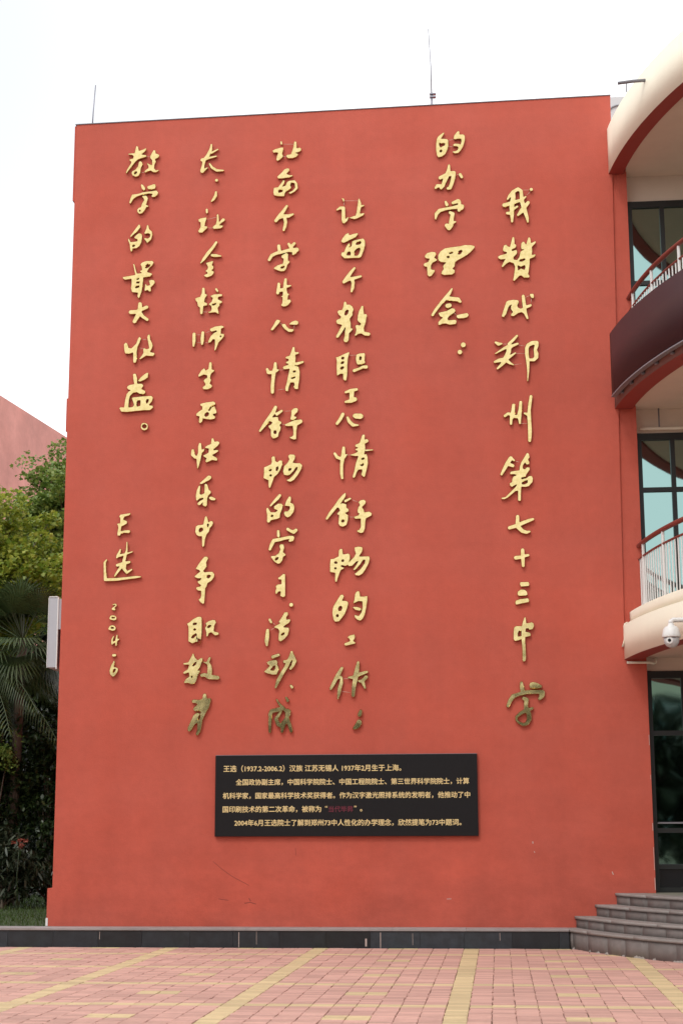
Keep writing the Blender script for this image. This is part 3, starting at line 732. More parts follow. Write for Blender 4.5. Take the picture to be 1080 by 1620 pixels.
# ------------------------------------------------------------------ gold calligraphy
# outlines in millimetres on the wall plane (x, z): P polygon, S brush stroke (x z radius ...), H hole, W tie wire
GLYPHS = """
@c 我
S 6551 10613 16 6582 10661 28 6638 10724 32 6708 10767 29 6752 10732 29 6754 10662 31 6761 10571 34 6785 10472 38 6813 10372 32 6831 10306 27 6837 10251 19
S 6637 10708 33 6636 10634 37 6614 10537 40 6608 10455 36 6610 10348 30 6609 10263 20
S 6501 10523 34 6549 10535 32 6634 10560 32 6758 10592 26 6816 10639 16
S 6624 10450 23 6690 10492 19
S 6542 10396 25 6591 10394 31
S 6698 10361 21 6753 10424 39 6801 10488 34 6849 10547 30
S 6900 10750 29
W 6781 10747 6869 10743
W 6828 10659 6888 10718
@c 赞
P 6601 10014 6621 10034 6640 10009 6641 9915 6662 9906 6665 9878 6647 9850 6597 9832 6600 9810 6662 9829 6676 9800 6668 9760 6617 9710 6624 9677 6666 9671 6697 9710 6714 9791 6734 9810 6776 9821 6731 9826 6724 9863 6729 9920 6757 9951 6783 9942 6801 9901 6826 9989 6846 10021 6872 9995 6878 9922 6940 9952 6951 9935 6942 9911 6888 9857 6894 9800 6885 9739 6934 9750 6940 9729 6918 9698 6852 9676 6851 9608 6836 9495 6824 9447 6846 9414 6833 9387 6757 9390 6728 9423 6698 9424 6666 9389 6619 9343 6597 9355 6614 9439 6633 9568 6611 9617 6558 9639 6512 9613 6457 9558 6435 9575 6459 9631 6498 9686 6429 9680 6392 9702 6388 9731 6416 9750 6515 9774 6520 9790 6470 9804 6460 9833 6476 9897 6515 9916 6537 9887 6564 9874 6580 9926
H 6697 9647 6715 9673 6780 9685 6781 9665 6737 9644
H 6675 9582 6720 9558 6774 9582 6782 9554 6768 9516 6719 9540 6681 9511
@c 成
P 6521 9057 6598 9067 6658 9060 6680 9044 6676 9012 6656 8973 6663 8948 6700 8927 6727 8938 6718 9034 6713 9115 6736 9146 6766 9125 6775 9048 6785 8976 6853 8996 6868 8969 6844 8942 6787 8920 6793 8864 6813 8772 6802 8756 6779 8761 6743 8842 6714 8867 6668 8857 6599 8811 6554 8817 6554 8845 6585 8879 6556 8920 6557 8968 6577 8988 6546 8977 6526 8945 6494 8851 6459 8800 6421 8813 6425 8841 6466 8964 6491 9035
P 6831 9146 6892 9148 6901 9092 6886 9072 6856 9077 6837 9110
W 6769 9088 6826 9118
W 6855 9073 6853 8997
@c 郑
S 6329 8427 20 6370 8402 30 6415 8407 16
S 6637 8516 21 6583 8458 25 6521 8397 27
S 6520 8369 27 6452 8336 24 6321 8260 11
S 6642 8397 21 6565 8368 26 6512 8334 36
S 6520 8358 36 6512 8279 38 6479 8217 34 6448 8163 36
S 6608 8260 15 6539 8215 24 6463 8170 34 6372 8157 32 6311 8136 21
S 6455 8147 34 6401 8085 26 6347 8036 18
S 6477 8154 34 6522 8113 24 6577 8084 12
S 6772 7838 10 6783 7971 18 6784 8065 24 6780 8160 29 6770 8247 31 6772 8326 31 6792 8372 31 6853 8402 34 6913 8404 34 6913 8360 32 6891 8298 27 6905 8238 36 6903 8187 34 6869 8149 27 6793 8151 24
W 6438 8400 6498 8398
W 6656 8377 6742 8362
W 6615 8253 6740 8249
W 6585 8086 6687 8096
@c 州
S 6436 7330 24 6481 7363 23 6533 7346 30
S 6563 7485 27 6553 7400 30 6544 7331 39 6523 7277 24 6519 7211 21
S 6555 7319 26 6622 7313 29
S 6665 7525 25 6655 7421 28 6639 7328 36 6644 7273 25 6646 7217 19
S 6717 7360 18 6765 7340 28
S 6813 7607 25 6795 7502 27 6781 7401 27 6779 7324 32 6781 7238 30 6785 7130 32 6783 7037 30 6777 6957 25
W 6661 7212 6750 7212
@c 第
S 6369 6476 21 6410 6555 28 6457 6638 33 6504 6706 34
S 6503 6714 26 6551 6674 17
S 6464 6623 30 6530 6598 27
P 6704 6739 6735 6788 6765 6768 6774 6714 6751 6680 6769 6645 6764 6611 6723 6605 6702 6636 6675 6594 6674 6556 6699 6544 6726 6574 6771 6569 6770 6531 6720 6463 6711 6433 6648 6419 6651 6400 6718 6417 6756 6447 6797 6446 6813 6407 6806 6354 6752 6294 6708 6282 6645 6286 6638 6183 6636 6092 6614 6079 6588 6089 6592 6230 6558 6223 6452 6134 6400 6109 6359 6117 6352 6140 6416 6150 6484 6217 6560 6291 6579 6321 6545 6307 6511 6285 6479 6309 6476 6347 6510 6361 6514 6407 6534 6445 6579 6459 6549 6471 6494 6469 6483 6484 6495 6515 6551 6525 6618 6531 6622 6573 6643 6641
H 6652 6344 6680 6366 6732 6380 6728 6348 6694 6328 6659 6326
W 6576 6658 6628 6649
@c 七
S 6580 5862 28 6575 5767 31 6590 5707 36 6640 5653 32 6698 5633 27 6742 5643 18
S 6463 5702 29 6561 5730 31 6643 5766 31 6739 5802 28 6795 5819 21
@c 十
S 6637 5381 29 6638 5292 31 6640 5159 25
S 6542 5273 32 6638 5283 26
S 6645 5294 25 6712 5306 23
@c 三
P 6592 4931 6709 4933 6723 4903 6715 4866 6598 4861 6583 4898
P 6552 4794 6597 4827 6655 4822 6687 4792 6693 4744 6667 4733 6565 4731 6545 4757
P 6520 4669 6579 4690 6696 4703 6717 4673 6705 4640 6606 4623 6526 4606 6512 4632
@c 中
S 6646 4422 15 6637 4357 28 6634 4320 32 6618 4225 31 6616 4100 28 6623 3990 27 6622 3873 29 6619 3837 26
P 6489 4293 6518 4315 6606 4313 6604 4240 6560 4240 6545 4211 6544 4167 6595 4174 6586 4122 6550 4108 6499 4098 6477 4124 6480 4227
P 6658 4349 6701 4356 6738 4366 6767 4347 6773 4311 6750 4259 6699 4253 6685 4275 6656 4272 6637 4239 6654 4232 6698 4224 6723 4201 6718 4165 6653 4154 6623 4155 6628 4320
@c 学
S 6575 3523 24 6580 3452 35 6590 3394 28
P 6690 3527 6738 3537 6788 3526 6859 3485 6854 3449 6793 3442 6692 3445 6678 3480
S 6383 3208 27 6414 3280 32 6458 3341 33 6531 3366 28 6633 3393 30 6719 3396 33 6806 3395 30 6856 3387 40 6851 3347 40 6818 3301 25
S 6602 3307 29 6637 3292 33 6628 3206 32 6634 3148 34 6668 3097 36 6670 3025 36 6643 2968 28 6585 2947 25 6529 2976 21 6494 3012 18 6496 3056 22 6553 3105 26 6626 3141 33 6712 3169 23
@c 的
P 5540 11639 5572 11671 5635 11714 5647 11697 5618 11643 5594 11611 5641 11609 5688 11602 5703 11572 5702 11489 5685 11423 5653 11357 5605 11322 5547 11312 5524 11347 5512 11431 5515 11531 5524 11598
H 5562 11546 5593 11531 5632 11538 5652 11525 5639 11500 5608 11489 5584 11473 5569 11503
H 5572 11424 5592 11435 5607 11414 5591 11394 5572 11399
P 5783 11652 5822 11701 5850 11729 5873 11707 5869 11665 5923 11667 5950 11644 5949 11569 5920 11470 5888 11413 5848 11369 5793 11363 5755 11386 5759 11402 5802 11405 5833 11424 5845 11457 5826 11475 5768 11481 5768 11511 5796 11526 5858 11519 5878 11506 5890 11555 5887 11593 5844 11595 5789 11585 5774 11603
W 5703 11577 5778 11594
W 5702 11480 5772 11477
@c 办
S 5704 11180 21 5695 11089 33 5663 11007 39 5630 10926 33 5606 10861 30 5582 10829 25
S 5571 10991 31 5648 11025 34 5741 11054 39 5772 11059 35 5762 10978 35 5739 10896 32 5714 10827 30 5683 10820 26
S 5583 10862 31 5528 10868 30 5501 10836 22
S 5865 11031 27 5888 10989 25
W 5811 11030 5850 11032
@c 学
S 5645 10611 21 5662 10567 29
S 5751 10590 26 5827 10616 35 5846 10619 23
S 5494 10354 17 5506 10428 31 5554 10479 32 5639 10500 25 5732 10513 25 5825 10525 35 5864 10515 50
S 5850 10594 27 5840 10471 28
S 5887 10531 33
S 5708 10440 27 5746 10417 33 5730 10352 34 5721 10287 38 5720 10238 35 5687 10199 37 5658 10241 36
S 5728 10279 31 5784 10293 16
@c 理
P 5323 9785 5359 9828 5428 9846 5482 9839 5497 9814 5489 9782 5469 9751 5511 9720 5503 9700 5441 9670 5418 9631 5421 9574 5447 9565 5474 9568 5470 9531 5423 9468 5384 9458 5358 9487 5356 9609 5317 9618 5302 9643 5314 9671 5372 9689 5396 9733 5357 9739 5327 9756
P 5520 9789 5552 9845 5622 9891 5707 9904 5838 9915 5915 9932 6015 9924 6057 9910 6060 9882 6013 9827 5950 9772 5873 9727 5811 9697 5772 9666 5763 9601 5732 9570 5766 9548 5761 9504 5723 9477 5600 9474 5558 9496 5570 9536 5597 9571 5586 9608 5602 9640 5634 9667 5564 9674 5526 9700 5515 9741
H 5684 9815 5721 9830 5742 9821 5722 9804 5688 9800
H 5649 9764 5681 9768 5686 9746 5665 9736 5649 9750
H 5814 9790 5821 9834 5860 9853 5875 9836 5853 9799 5832 9787
@c 念
S 5426 8873 23 5477 8951 27 5555 9052 27 5625 9130 32 5680 9201 27 5715 9264 15
S 5648 9121 34 5739 9106 35 5800 9098 34 5832 9062 23
S 5646 9005 37 5677 9012 35
P 5503 8902 5553 8916 5629 8929 5706 8971 5752 8961 5767 8925 5743 8893 5674 8848 5647 8809 5658 8788 5764 8793 5779 8764 5763 8721 5672 8712 5619 8734 5565 8732 5527 8709 5504 8722 5505 8766 5551 8812 5574 8827 5529 8849 5518 8877
P 5773 8860 5812 8871 5934 8891 5956 8854 5932 8819 5879 8805 5795 8804 5769 8828
W 5736 8902 5777 8856
@p colon
S 5864 8407 41
S 5813 8300 38
@c 让
P 4100 10744 4151 10725 4150 10679 4135 10668 4115 10710
S 4040 10554 16 4087 10583 26 4134 10577 30 4134 10485 30 4135 10403 33 4140 10360 28
S 4142 10357 25 4177 10385 23 4204 10429 10
S 4366 10708 13 4374 10641 29 4366 10575 31 4353 10493 28 4330 10428 27
P 4322 10444 4361 10492 4400 10483 4443 10493 4447 10472 4431 10448 4353 10410 4298 10392 4228 10411 4220 10428 4259 10439 4298 10454
S 4377 10591 27 4434 10605 14
W 4151 10692 4358 10683
W 4143 10667 4142 10601
@c 每
P 4094 10059 4117 10107 4164 10171 4211 10189 4223 10152 4297 10174 4352 10181 4352 10155 4320 10115 4258 10085 4195 10054 4140 10028 4109 10037
P 4140 9893 4160 9949 4179 9989 4203 10021 4230 10028 4234 9995 4218 9959 4249 9978 4258 10052 4289 10067 4351 10081 4429 10094 4456 10052 4456 9978 4436 9905 4397 9801 4365 9786 4288 9789 4147 9786 4116 9816 4093 9841 4101 9886
H 4316 10004 4332 10033 4382 10047 4394 10030 4382 10006 4335 9995
H 4296 9895 4335 9934 4374 9945 4378 9916 4358 9851 4334 9828 4299 9829
H 4183 9854 4195 9882 4226 9893 4237 9872 4233 9836 4187 9838
@c 个
S 4295 9635 21 4248 9578 28 4193 9499 33 4138 9428 28
S 4135 9418 21 4201 9466 32 4286 9479 28 4386 9504 21
S 4263 9456 31 4274 9406 28 4266 9334 28 4250 9278 21
@c 教
P 4134 9112 4149 9132 4176 9114 4184 9078 4222 9080 4261 9051 4284 9002 4264 8954 4268 8914 4222 8859 4241 8786 4240 8714 4271 8713 4267 8689 4213 8634 4209 8530 4182 8499 4143 8501 4124 8533 4143 8597 4147 8677 4159 8732 4113 8654 4058 8575 4020 8569 4016 8601 4059 8680 4105 8766 4036 8785 4017 8818 4028 8850 4082 8872 4090 8896 4059 8921 4036 8966 4052 8994 4106 9000 4122 9040
H 4146 8936 4159 8974 4183 8995 4205 8987 4192 8939 4168 8914 4151 8919
P 4377 9014 4392 9054 4427 9049 4427 8988 4434 8920 4461 8931 4480 8898 4468 8866 4456 8786 4429 8715 4436 8659 4513 8640 4528 8616 4505 8584 4436 8591 4390 8624 4351 8622 4305 8591 4286 8600 4305 8647 4313 8695 4298 8736 4306 8759 4337 8766 4368 8753 4383 8777 4345 8806 4329 8839 4338 8911 4353 8975
@c 职
P 4011 8281 4050 8288 4119 8322 4212 8359 4219 8338 4196 8267 4188 8156 4187 8037 4172 7927 4149 7916 4118 7944 4118 8024 4080 8025 4030 7991 4026 8042 4023 8138 4027 8225
H 4098 8261 4108 8280 4136 8279 4131 8247 4104 8248
H 4090 8190 4104 8212 4136 8211 4128 8184 4100 8177
H 4078 8103 4092 8129 4128 8136 4132 8117 4107 8093
P 4311 8311 4358 8330 4438 8335 4446 8307 4438 8212 4449 8196 4441 8172 4372 8158 4326 8156 4311 8192 4303 8248
H 4360 8261 4373 8284 4390 8269 4382 8228 4363 8229
S 4283 8070 28 4356 8095 23 4410 8121 25 4456 8120 31
W 4212 8305 4315 8302
@c 工
S 4157 7749 20 4232 7771 31 4317 7786 24
S 4248 7758 36 4243 7656 37
S 4155 7604 20 4232 7617 35 4293 7640 35
@c 心
S 4032 7285 26 4078 7346 29 4116 7422 29
S 4185 7367 24 4208 7311 29 4261 7257 29 4337 7253 15
P 4258 7412 4284 7431 4383 7428 4417 7399 4410 7361 4375 7338 4292 7348 4254 7381
@c 情
S 4126 6923 25 4122 6846 32 4107 6753 32 4095 6660 27 4095 6544 27 4104 6478 22
S 3997 6841 23 4031 6786 27 4092 6761 26
S 4130 6783 26 4169 6821 14
S 4412 7091 25 4396 7017 34 4384 6916 57 4372 6823 53
S 4411 6997 31 4457 7016 30
S 4314 6949 26 4366 6956 38
S 4305 6891 15 4365 6901 31
S 4228 6814 10 4304 6818 27 4380 6847 46
S 4449 6877 16 4543 6881 12
P 4334 6793 4456 6829 4474 6774 4478 6681 4454 6574 4435 6497 4416 6478 4378 6510 4371 6529 4386 6560 4386 6595 4341 6592 4318 6562 4295 6493 4268 6466 4246 6494 4273 6578 4296 6694
H 4381 6757 4406 6770 4424 6766 4416 6745 4386 6742
H 4358 6665 4394 6672 4406 6689 4412 6664 4390 6647
W 4175 6817 4236 6815
@c 舒
S 3882 5891 20 3931 5963 28 4014 6068 30 4075 6151 34 4128 6219 28 4147 6253 12
S 4150 6142 23 4218 6175 18
P 4074 6098 4105 6116 4165 6096 4169 6042 4199 6026 4198 5988 4149 5966 4191 5934 4187 5858 4164 5790 4111 5764 4066 5777 4043 5815 4051 5891 4055 5937 4025 5946 4029 5968 4067 6006 4052 6037 4029 6049 4044 6091
H 4091 5852 4108 5873 4128 5868 4128 5839 4099 5835
P 4331 6122 4361 6152 4414 6159 4444 6135 4440 6097 4387 6045 4413 6013 4420 5975 4488 5985 4529 5957 4522 5919 4442 5879 4435 5837 4427 5731 4404 5678 4366 5667 4314 5687 4306 5710 4344 5725 4363 5762 4364 5877 4285 5875 4270 5898 4258 5910 4330 5931 4345 5954 4323 5962 4315 6000 4331 6053 4353 6076
W 4248 6155 4331 6119
W 4202 5907 4270 5906
@c 畅
P 3930 5308 3975 5311 4046 5344 4048 5427 4073 5457 4106 5449 4114 5373 4147 5376 4185 5386 4213 5367 4211 5295 4184 5220 4147 5198 4091 5213 4083 5198 4132 5179 4124 5161 4087 5146 4064 5101 4041 5034 4026 4978 4000 4971 3993 5005 3997 5103 3959 5111 3922 5115 3922 5225
H 3990 5261 4008 5270 4029 5259 4025 5240 3993 5243
H 4091 5284 4106 5297 4125 5288 4121 5267 4095 5266
H 3989 5177 4004 5187 4018 5174 4008 5159 3993 5163
P 4271 5468 4328 5482 4388 5473 4395 5443 4383 5397 4342 5338 4402 5337 4484 5339 4495 5305 4480 5237 4438 5155 4393 5088 4340 5057 4288 5063 4270 5090 4296 5105 4363 5164 4416 5238 4424 5283 4401 5284 4356 5217 4296 5150 4266 5135 4251 5151 4296 5218 4327 5270 4297 5256 4244 5200 4192 5193 4177 5220 4214 5280 4267 5332 4290 5377 4275 5422
@c 的
P 3996 4674 4033 4734 4071 4793 4108 4801 4127 4770 4100 4710 4145 4709 4182 4694 4186 4656 4167 4589 4137 4515 4092 4456 4055 4412 3995 4406 3969 4443 3954 4541 3966 4623
H 4042 4595 4059 4625 4085 4632 4096 4609 4081 4568 4051 4565
H 4014 4499 4029 4518 4047 4505 4040 4479 4021 4480
P 4295 4834 4332 4848 4348 4826 4354 4766 4406 4765 4458 4775 4458 4719 4442 4615 4419 4503 4389 4444 4352 4415 4307 4431 4270 4468 4267 4513 4293 4501 4330 4490 4367 4541 4383 4616 4379 4690 4331 4695 4264 4666 4249 4678 4264 4707 4276 4797
S 4249 4614 7 4293 4595 27 4342 4583 25
@c 工
P 4162 4184 4195 4217 4269 4234 4280 4208 4276 4171 4254 4138 4287 4115 4284 4097 4195 4076 4143 4066 4121 4084 4128 4110 4187 4128 4206 4139 4191 4169
@c 作
S 4090 3758 24 4053 3694 31 4008 3614 31 3964 3526 28 3934 3472 22
S 4086 3620 20 4082 3554 28 4059 3474 31 4048 3401 28 4033 3328 12
S 4030 3628 30 4082 3635 19
S 4319 3834 22 4308 3765 31 4293 3691 38 4281 3618 37 4259 3508 32 4247 3377 28
S 4185 3626 17 4237 3626 25 4318 3662 28 4400 3690 25 4440 3700 21
S 4333 3573 20 4377 3573 29 4429 3627 29
S 4377 3573 29 4413 3477 18
W 4119 3609 4185 3610
W 4096 3433 4207 3415
@p semicolon
S 4352 3157 25 4337 3110 34
P 4271 2983 4300 3034 4330 3048 4366 3026 4370 2982 4337 2932 4285 2900 4241 2904 4234 2926
@c 让
S 3201 11669 17 3205 11640 17
P 3066 11540 3114 11564 3201 11585 3237 11583 3237 11545 3218 11478 3234 11452 3226 11419 3186 11387 3150 11364 3126 11381 3130 11432 3154 11494 3126 11504 3082 11497
P 3392 11656 3412 11681 3438 11654 3438 11561 3488 11571 3508 11549 3504 11516 3472 11496 3416 11482 3456 11472 3460 11450 3432 11418 3377 11399 3297 11403 3273 11434 3285 11463 3345 11468 3369 11531 3384 11589
W 3233 11634 3388 11627
W 3234 11436 3281 11433
@c 每
P 3140 11120 3203 11176 3250 11233 3298 11249 3330 11238 3330 11204 3286 11156 3330 11137 3382 11135 3378 11114 3330 11095 3211 11083 3152 11086
P 3156 10952 3204 11017 3235 11066 3263 11048 3251 11006 3224 10957 3267 10972 3291 11030 3330 11049 3410 11054 3453 10997 3457 10914 3410 10866 3347 10831 3307 10845 3323 10865 3371 10884 3410 10932 3402 11000 3354 11010 3343 10969 3362 10934 3323 10903 3276 10871 3260 10839 3256 10797 3157 10803 3094 10821 3082 10872 3093 10946
H 3161 10889 3180 10909 3228 10903 3220 10874 3173 10861
@c 个
S 3291 10646 22 3245 10573 29 3190 10500 35 3127 10420 29
S 3175 10460 23 3238 10490 31 3317 10487 31 3384 10513 18
S 3261 10456 29 3274 10389 28 3262 10323 28 3246 10270 22
@c 学
S 3173 10021 30 3181 9955 28 3193 9930 28
S 3322 10048 25 3350 9998 28 3405 10053 26
S 3366 9973 31
S 3032 9813 26 3067 9878 29 3138 9912 28 3224 9925 27 3318 9950 29 3405 9946 39 3440 9953 38
S 3405 9914 39 3389 9890 22
S 3240 9854 32 3287 9877 32
P 3232 9887 3315 9892 3315 9794 3343 9776 3335 9752 3304 9721 3288 9656 3257 9624 3202 9622 3100 9663 3100 9688 3155 9726 3233 9748 3241 9805
H 3200 9682 3221 9703 3261 9706 3257 9688 3222 9669
@c 生
S 3176 9435 23 3172 9374 28 3161 9293 28
S 3180 9333 31 3243 9339 31
S 3277 9497 24 3270 9428 29 3266 9330 31 3274 9249 43 3267 9168 39 3259 9119 35
S 3305 9390 25 3352 9399 14
S 3220 9234 12 3313 9263 19
P 3259 9160 3321 9190 3356 9185 3360 9148 3314 9093 3259 9075 3209 9089 3212 9121
@c 心
P 3128 8865 3151 8888 3202 8874 3198 8838 3144 8776 3097 8721 3066 8714 3054 8734 3097 8801
P 3214 8805 3245 8820 3276 8815 3303 8770 3331 8741 3401 8730 3408 8710 3377 8683 3323 8685 3261 8731 3229 8773
P 3330 8813 3369 8848 3431 8866 3470 8845 3470 8809 3447 8789 3338 8797
W 3202 8826 3229 8805
W 3408 8783 3401 8730
@c 情
S 3131 8214 25 3128 8142 32 3109 8079 35 3098 7976 29 3090 7865 30 3091 7782 28
S 3012 8130 24 3031 8082 31 3085 8080 30
S 3139 8102 28 3174 8113 16
S 3398 8441 21 3390 8374 33 3379 8286 54 3371 8190 54
S 3417 8357 26 3464 8363 17
S 3297 8298 20 3340 8299 31
S 3301 8223 18 3356 8231 31
S 3267 8146 28 3371 8167 40
S 3448 8200 27 3533 8224 20
P 3340 8128 3433 8173 3476 8155 3494 8075 3488 7964 3472 7869 3469 7814 3419 7815 3392 7856 3411 7879 3403 7915 3357 7916 3334 7850 3322 7783 3280 7792 3272 7836 3295 7914 3314 8017
H 3391 8088 3410 8102 3432 8093 3422 8075 3399 8072
H 3360 7982 3387 8000 3427 8004 3418 7988 3383 7975
W 3186 8113 3252 8115
W 3172 7816 3264 7824
@c 舒
S 2913 7207 20 2974 7291 31 3043 7392 32 3104 7477 35 3138 7555 28
S 3158 7451 28 3227 7497 22
P 3093 7406 3143 7412 3178 7412 3186 7356 3228 7335 3228 7308 3201 7285 3221 7253 3213 7206 3190 7167 3183 7113 3137 7087 3099 7084 3068 7124 3067 7218 3036 7254 3032 7282 3067 7297 3090 7327 3036 7353 3059 7383
H 3114 7181 3121 7205 3144 7204 3152 7180 3144 7157 3121 7160
P 3366 7505 3404 7535 3450 7539 3472 7513 3462 7474 3420 7436 3412 7413 3450 7404 3443 7380 3412 7358 3374 7351 3347 7367 3362 7422
P 3267 7295 3343 7328 3420 7357 3512 7367 3539 7338 3527 7307 3458 7270 3447 7192 3444 7067 3405 7060 3359 7077 3329 7109 3375 7111 3394 7130 3394 7201 3386 7264 3328 7262 3282 7267
W 3273 7491 3362 7493
W 3232 7296 3282 7291
@c 畅
P 2971 6665 3024 6687 3074 6709 3085 6740 3077 6803 3100 6830 3135 6821 3143 6754 3170 6738 3200 6765 3242 6760 3245 6705 3216 6620 3178 6559 3125 6514 3102 6445 3072 6360 3049 6353 3038 6392 3037 6470 2964 6502 2972 6580
H 3048 6621 3071 6638 3088 6624 3071 6607 3052 6609
H 3149 6614 3151 6653 3177 6672 3181 6644 3166 6608
H 3056 6543 3071 6558 3088 6546 3075 6527
P 3318 6824 3345 6850 3414 6845 3431 6821 3425 6778 3395 6725 3445 6716 3498 6718 3532 6682 3521 6628 3468 6536 3415 6468 3362 6438 3323 6447 3289 6471 3339 6485 3399 6546 3452 6622 3460 6657 3437 6646 3407 6600 3354 6543 3316 6532 3262 6542 3247 6596 3262 6674 3315 6727 3338 6773
H 3329 6614 3338 6639 3372 6638 3365 6617 3342 6603
@c 的
S 3206 6245 25 3172 6203 29 3112 6143 21 3074 6098 17
P 3013 6068 3040 6075 3055 6044 3082 6005 3143 6004 3173 6026 3120 6050 3119 6089 3180 6130 3233 6129 3255 6101 3245 6048 3215 5971 3212 5918 3181 5903 3083 5882 3060 5848 3030 5849 3018 5868 3021 5960 3006 6038
H 3078 5951 3094 5965 3114 5952 3101 5935 3084 5937
P 3272 6089 3294 6162 3339 6234 3370 6226 3374 6183 3363 6137 3408 6117 3422 6067 3409 5998 3363 5937 3318 5915 3280 5939 3261 5986 3279 6016 3317 6011 3348 6045 3348 6080
@c 学
S 3186 5723 23 3189 5658 25
S 3322 5751 26 3364 5723 24 3409 5707 31 3440 5733 28
S 3066 5462 21 3092 5530 31 3122 5590 29 3198 5600 29 3274 5618 25 3349 5632 27 3387 5623 34
S 3353 5582 21 3379 5600 34
P 3198 5513 3221 5539 3266 5534 3278 5481 3259 5420 3297 5389 3297 5370 3260 5348 3252 5299 3222 5261 3184 5247 3131 5278 3078 5348 3086 5370 3146 5373 3191 5406 3214 5459
H 3143 5316 3158 5342 3192 5345 3180 5315 3150 5303
@c 习
P 3178 5050 3215 5072 3261 5113 3292 5101 3293 4784 3262 4766 3213 4789 3220 4830 3224 4853 3194 4850 3172 4816 3145 4824 3145 4862 3160 4899 3148 4930 3178 4959 3231 4962 3231 5023 3193 5023
@p pause_mark
S 3375 4662 33
@c 活
S 3072 4454 23 3090 4420 22
S 3043 4305 26 3038 4234 32 3029 4152 33 3032 4093 19
P 3192 4418 3241 4492 3278 4559 3330 4562 3336 4521 3308 4484 3312 4454 3361 4464 3368 4430 3338 4394 3294 4372 3268 4346 3346 4341 3350 4296 3332 4230 3279 4171 3227 4138 3194 4157 3193 4217 3204 4291 3189 4321 3129 4341 3136 4359 3181 4385 3219 4403
H 3234 4238 3251 4261 3283 4269 3275 4245 3246 4229
W 3121 4404 3151 4381
W 3081 4304 3137 4337
@c 动
S 3116 3928 26 3198 3953 24
P 3027 3855 3064 3877 3117 3884 3169 3887 3190 3853 3180 3823 3199 3794 3207 3749 3177 3676 3118 3673 3043 3692 2987 3719 3020 3752 3072 3803 3042 3822
H 3088 3751 3125 3795 3154 3805 3147 3757 3129 3739 3095 3740
S 3385 3991 22 3377 3932 33 3337 3851 32 3303 3777 30 3244 3682 30 3193 3587 31 3160 3499 17
S 3284 3859 26 3325 3866 23 3385 3910 30
S 3400 3954 22 3426 3865 33 3400 3798 25 3370 3762 23
@p pause_mark
S 3371 3526 15 3390 3500 25
@c 成
S 3309 3354 19 3331 3314 25
S 3175 3330 15 3209 3271 19 3246 3234 23 3283 3197 24 3328 3145 31 3321 3065 33 3270 2993 37 3252 2884 22
S 3321 3065 34 3358 2977 30 3381 2890 25
S 3073 3119 22 3106 3170 32 3209 3194 32 3246 3197 26
S 3091 3155 27 3081 3024 26 3081 2885 21
S 3328 3182 25 3358 3167 23 3358 3109 15
S 3239 3161 16 3202 3110 26 3166 3059 26 3199 2986 31 3262 2942 30
@c 长
S 2142 11677 16 2133 11597 26 2090 11505 29 2035 11432 29 2020 11348 22 2009 11272 35
S 2009 11259 35 2045 11279 22 2085 11307 12
S 2146 11545 19 2241 11596 15
S 2007 11437 32 2099 11463 22 2219 11487 14
S 2120 11368 18 2157 11308 24 2230 11258 24 2326 11254 16
@p semicolon
S 2228 11102 28
S 2222 10913 19 2215 10851 27 2187 10802 24 2156 10769 14
@c 让
S 2086 10639 21 2088 10593 18
P 1957 10490 1992 10509 2084 10522 2086 10497 2065 10423 2058 10381 2097 10380 2106 10354 2067 10315 2027 10275 1972 10277 1955 10307 1994 10367 1993 10438 1965 10452
P 2235 10549 2254 10573 2270 10547 2276 10439 2327 10499 2367 10485 2363 10452 2304 10409 2272 10389 2336 10382 2332 10349 2297 10330 2194 10326 2173 10352 2185 10376 2221 10400 2236 10457
W 2096 10484 2231 10516
W 2106 10349 2185 10345
@c 全
S 2236 10117 22 2197 10052 26 2119 9956 30 2057 9868 27 2007 9800 11
S 2175 9917 24 2231 9910 28 2310 9899 13
P 2078 9801 2196 9834 2193 9797 2177 9764 2201 9747 2202 9706 2174 9682 2210 9664 2207 9632 2172 9592 2101 9570 2053 9596 2068 9620 2108 9635 2100 9656 2068 9670 2107 9701 2114 9734 2098 9767
@c 校
S 2052 9396 24 2053 9326 27 2031 9229 47 2032 9147 31 2028 9025 24
P 1932 9257 1971 9272 2034 9278 2073 9321 2108 9316 2109 9287 2082 9251 2067 9195 2114 9177 2115 9136 2060 9130 2052 9106 2005 9107 1973 9125 1960 9191 1932 9224
S 2245 9384 22 2265 9355 18
P 2148 9282 2207 9308 2286 9313 2337 9307 2337 9271 2278 9261 2275 9228 2338 9197 2335 9169 2299 9154 2304 9129 2273 9090 2289 9016 2297 8999 2274 9000 2234 9026 2140 9017 2116 9038 2163 9049 2178 9077 2170 9126 2138 9143 2134 9164 2177 9195 2192 9247
H 2182 9140 2201 9162 2248 9168 2240 9152 2213 9137
W 2061 9040 2116 9038
@c 师
S 1924 8704 27 1924 8607 29 1919 8523 19
S 2054 8720 26 2047 8619 30 2045 8547 20
P 2155 8777 2229 8811 2331 8824 2370 8806 2363 8782 2328 8771 2325 8699 2376 8693 2372 8649 2334 8602 2295 8563 2265 8483 2246 8435 2226 8440 2233 8532 2232 8605 2208 8614 2177 8567 2138 8556 2130 8584 2168 8664 2215 8711 2261 8733 2253 8746 2183 8728 2159 8745
H 2309 8655 2319 8667 2329 8654 2320 8642
W 1972 8691 2023 8689
W 2101 8719 2159 8737
W 1974 8569 2025 8568
W 2091 8565 2134 8564
@c 生
P 2150 8258 2174 8273 2196 8260 2197 8156 2234 8147 2238 8127 2192 8092 2177 8053 2177 8013 2193 7996 2170 7941 2202 7916 2206 7888 2179 7865 2133 7850 2070 7852 2058 7889 2100 7919 2100 7935 2072 7984 2091 8015 2126 8030 2122 8066 2075 8076 2028 8053 1997 8042 1993 8074 2042 8153 2089 8183 2105 8143 2144 8166
@c 在
